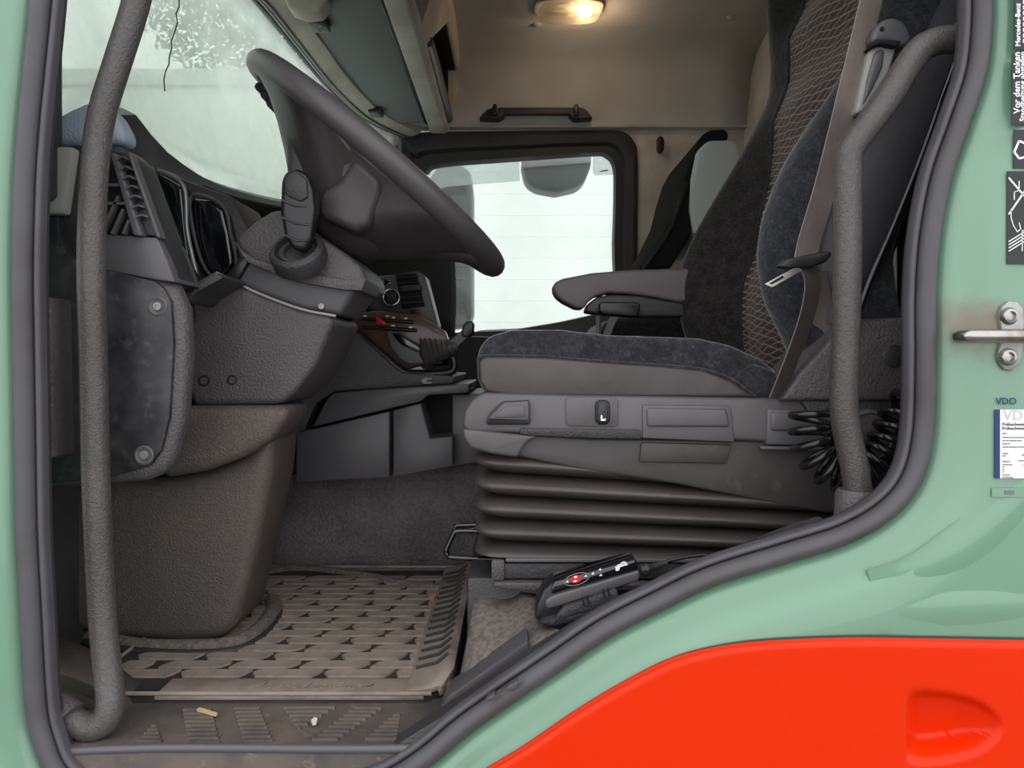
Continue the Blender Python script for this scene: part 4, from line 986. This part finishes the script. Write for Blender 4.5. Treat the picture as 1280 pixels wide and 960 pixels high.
for x, y in ((709, 727), (732, 720), (741, 717), (750, 712), (751, 719)): quad('arrow_mark', [(x-2,y+1),(x+1,y-1.5),(x+2,y+1)], YH-.0045, M['white'], face)
sweep('button_ring', [W(x, y, YH-.0035) for x, y in elp(721, 724, 16, 7, 28)], circ(.0006, 6), M['greyprint'], face, True)
for q in ([(769,709),(773,706),(783,703),(785,706),(775,709),(774,713),(770,714)], [(776,704),(780,702),(783,703),(778,706)]): quad('seat_symbol', q, YH-.0045, M['white'], face)
hold = thing('handset_holder', 'thin black clip tray holding the handset below', 'holder', W(730, 790, .09))
prism('tray', [(690,780),(697,768),(706,758),(720,754),(768,736),(772,738),(775,753),(770,757),(700,776)], YH-.016, YH-.006, M['plastic_dk'], hold, .003, 2)
for x, y in ((727, 748), (733, 746), (753, 738), (759, 736)): prism('slit', [(x,y),(x+2,y-.6),(x+4,y+9),(x+2,y+10)], YH-.0172, YH-.012, M['void'], hold, 0)
prism('tray_base', [(676,778),(774,755),(776,760),(690,784)], YH-.016, YH+.06, M['plastic_dk'], hold, .002)
cab = thing('handset_cable', 'thin black cable with ribbed sleeve leading away from the handset', 'cable', W(850, 700, .1))
tube('cable', cat([W(x, y, .108) for x, y in [(805,713),(830,703),(855,697),(880,694),(892,697),(897,704),(893,709)]], 6), .0023, M['black'], cab, 8)
a, b = W(801, 714, .108), W(836, 702, .108); ax = (b-a).normalized(); Lc = (b-a).length
prof = [(0, 0), (.008, .001), (.0075, Lc*.28)]
for k in range(8): prof += [(.0058-.0003*k, Lc*(.30+.085*k)), (.0042-.0002*k, Lc*(.345+.085*k))]
lathe('ribbed_sleeve', a, ax, prof+[(0, Lc)], M['plastic_dk'], cab, 14)
# ---- coiled air line
coil = []
cen = cat([W(x, y, .115) for x, y in [(1014,512),(1013,540),(1020,565),(1036,583),(1060,592),(1085,586),(1104,566),(1118,540),(1132,512),(1165,492)]], 10)
cl = resample(cen, 340); Tc, Nc = frames(cl)
turns = 15
for i, p in enumerate(cl):
    a = 2*math.pi*turns*i/len(cl); B = Tc[i].cross(Nc[i])
    coil.append(p + Nc[i]*.024*math.cos(a) + B*.024*math.sin(a))
hose = tube('coiled_hose', coil, .0046, M['hose'], None, 8)
tag(hose, 'glossy black coiled air hose behind the lower grab handle', 'hose')
# ---- striker
st = thing('door_striker', 'grey steel door striker with two bolts on the green pillar', 'door striker', W(1262, 420, -.03))
pl_ = prism('plate', [(1249,395),(1252,383),(1261,376),(1272,377),(1279,386),(1280,402),(1278,440),(1274,456),(1265,464),(1255,462),(1248,452),(1247,440),(1252,428),(1252,412)], -.031, -.0235, M['zinc'], st, .002, 2, Yp=-.03)
for x, y in ((1261, 395), (1259, 446)):
    lathe('bolt', W(x, y, -.0315), (0, -1, 0), [(.0095, -.002), (.0095, .002), (.0075, .005), (.005, .0055), (.0045, .002), (0, .002)], M['steel'], st, 18)
tube('pin', cat([W(x, y, yy) for x, y, yy in [(1199,421,-.026),(1206,420,-.038),(1216,420,-.046),(1250,420,-.05),(1300,420,-.05),(1312,420,-.03)]], 4), .0072, M['steel'], st, 12)
# ---- stickers
YS = -.0268
def sticker(name, q, m, label):
    o = thing(name, label, 'sticker', W(q[0], q[3], YS))
    prism('film', [(q[0],q[1]),(q[2],q[1]),(q[2],q[3]),(q[0],q[3])], YS, YS+.0009, m, o, 0)
    return o
def vert(px, py):                            # lettering that runs upwards
    o = W(px, py, YS)
    return lambda x, y, z: Vector((o.x-y, YS-.0002-z, o.z+x))
def line(o, pts, w, m=None, name='line'):
    for a, b in zip(pts, pts[1:]):
        A, B = Vector((a[0], a[1], 0)), Vector((b[0], b[1], 0)); d = (B-A).normalized(); n = Vector((-d.y, d.x, 0))*w
        prism(name, [tuple((A+n)[:2]), tuple((B+n)[:2]), tuple((B-n)[:2]), tuple((A-n)[:2])], YS-.0006, YS+.0002, m or M['white'], o, 0)
s1 = sticker('warning_sticker', (1268, -40, 1300, 62), M['stickblk'], 'black sticker with small white upright lettering at the pillar top')
lettering('lettering', 'Mercedes-Benz', .0075, vert(1275, 58), M['white'], s1, .0002, bold=.0002)
for k in range(8): prism('print_mark', [(1279,54-k*7),(1283,52-k*7),(1283,48-k*7),(1279,49-k*7)], YS-.0006, YS+.0002, M['white'], s1, 0)
s2 = sticker('warning_sticker', (1265, 67, 1300, 156), M['stickblk'], 'black sticker reading Vor dem Tanken Standheizung abstellen')
lettering('lettering', 'Vor dem Tanken', .0098, vert(1274.5, 142), M['white'], s2, .0002, bold=.0002)
lettering('lettering', 'Standheizung abstellen', .0084, vert(1281, 152), M['white'], s2, .0002, bold=.0002)
s3 = sticker('warning_sticker', (1267, 162, 1300, 210), M['stickblk'], 'small black sticker with a white buckle pictogram')
line(s3, [(1268,190),(1274,176),(1283,180),(1283,196),(1274,198),(1268,190)], 1.3, name='pictogram')
s4 = sticker('warning_sticker', (1259, 214, 1300, 330), M['stickblk'], 'tall black sticker with crossed-out white drawing')
line(s4, [(1261,268),(1290,226)], 1.0); line(s4, [(1261,222),(1290,256)], 1.0)
line(s4, [(1264,262),(1264,272),(1267,282),(1272,290),(1276,286),(1274,278)], .5); line(s4, [(1268,250),(1268,240),(1274,238),(1274,226)], .5)
for k in range(4): line(s4, [(1261,302+k*4),(1290,284+k*4)], .6)
line(s4, [(1278,314),(1278,288),(1290,288)], .5)
s5 = sticker('data_sticker', (1245, 512, 1300, 598), M['white'], 'white data label with blue edge bar and printed lines')
prism('blue_bar', [(1244,512),(1250,512),(1250,598),(1244,598)], YS-.0008, YS+.0005, M['blue'], s5, 0)
def flat(px, py): 
    o = W(px, py, YS); return lambda x, y, z: Vector((o.x+x, YS-.0004-z, o.z+y))
lettering('maker_lettering', 'VDO', .0105, flat(1244.5, 505.5), M['blue'], s5, .0002, bold=.0001)
lettering('pale_lettering', 'VDO', .016, flat(1254, 525), M['palegrey'], s5, .0002)
for y in (532, 537): lettering('lettering', 'Pr\u00fcfnachweis \u00a757b', .0046, flat(1252.5, y), M['stickblk'], s5, .0002)
for y, ws in ((542, (5,)), (547, (8, 5, 9, 4)), (551, (3, 4, 8, 6)), (555, (6, 2)), (559, (7, 9, 3, 6)), (567, (7,)), (570, (4,)), (577, (9,)), (581, (8, 3)), (584, (2,)), (587, (2,)), (590, (1.5,)), (594, (4, 4)), (597, (2, 10)), (569, (0, 24, -6)), (576, (0, 20, -12)), (582, (0, 26, -6))):
    x = 1253.5
    for w_ in ws:                            # rows of print too small to read
        if w_ < 0: x -= 1; w_ = -w_
        elif w_ > 15: x += w_; continue
        if w_: prism('print_row', [(x, y-.9), (x+w_, y-.7), (x+w_, y+.5), (x, y+.3)], YS-.0006, YS+.0002, M['greyprint'], s5, 0)
        x += w_+1
s6 = sticker('strip_sticker', (1240, 610, 1300, 621), M['clear'], 'narrow clear strip with tiny print below the data label')
prism('print_box', [(1256,613),(1268,613),(1268,618),(1256,618)], YS-.0006, YS, M['greyprint'], s6, 0)
# ================================================================ small fittings and litter
for i, (px, py, D) in enumerate(((671, 38, 2.76), (914, 26, 2.7))):
    c_ = W(px, py, D-D0); c_.z = ZC-.001
    lathe('lining_button', c_, (0, 0, -1), [(.016, -.004), (.016, .004), (.010, .008), (0, .009)], M['beige'], ceiling, 16)
wh = prism('wall_hook', [(941,147),(953,131),(957,138),(949,152)], 1.50, 1.56, M['black'], None, .003); wh.location.x = .888
tag(wh, 'small black hook on the pale rear wall behind the driver seat', 'hook')
def litter(name, pts, h, m, label):
    P = [FP(x, y, h) for x, y in pts]
    o = loft(name, [[p+Vector((0, 0, 0)) for p in P], [p+Vector((0, 0, .003)) for p in P]], m, None)
    tag(o, label, 'litter')
M['straw'] = mat('straw', lin(206, 178, 130), .8); M['chip'] = mat('pale_chip', lin(226, 214, 196), .8); M['peel'] = mat('orange_peel', lin(206, 138, 92), .7)
litter('straw', [(246,889),(250,887),(272,894),(270,896)], 0.003, M['straw'], 'short piece of straw lying on the ribbed sill')
litter('paper_chip', [(389,903),(393,899),(397,901),(395,906),(391,907)], 0.004, M['chip'], 'pale paper chip lying on the ribbed sill')
litter('peel_bit', [(535,747),(541,744),(547,746),(543,749),(537,750)], 0.012, M['peel'], 'small orange crumb on the far corner of the mat')
for x, y, k in ((640, 858, 1), (613, 872, .7)):
    a = W(x, y, -.026); o = prism('torn_flap', [(x-9*k,y+5*k),(x-3*k,y-2*k),(x+4*k,y-4*k),(x+8*k,y-9*k),(x+7*k,y+2*k),(x,y+7*k)], -.0285, -.019, M['rubber'], seal, .003, 3)
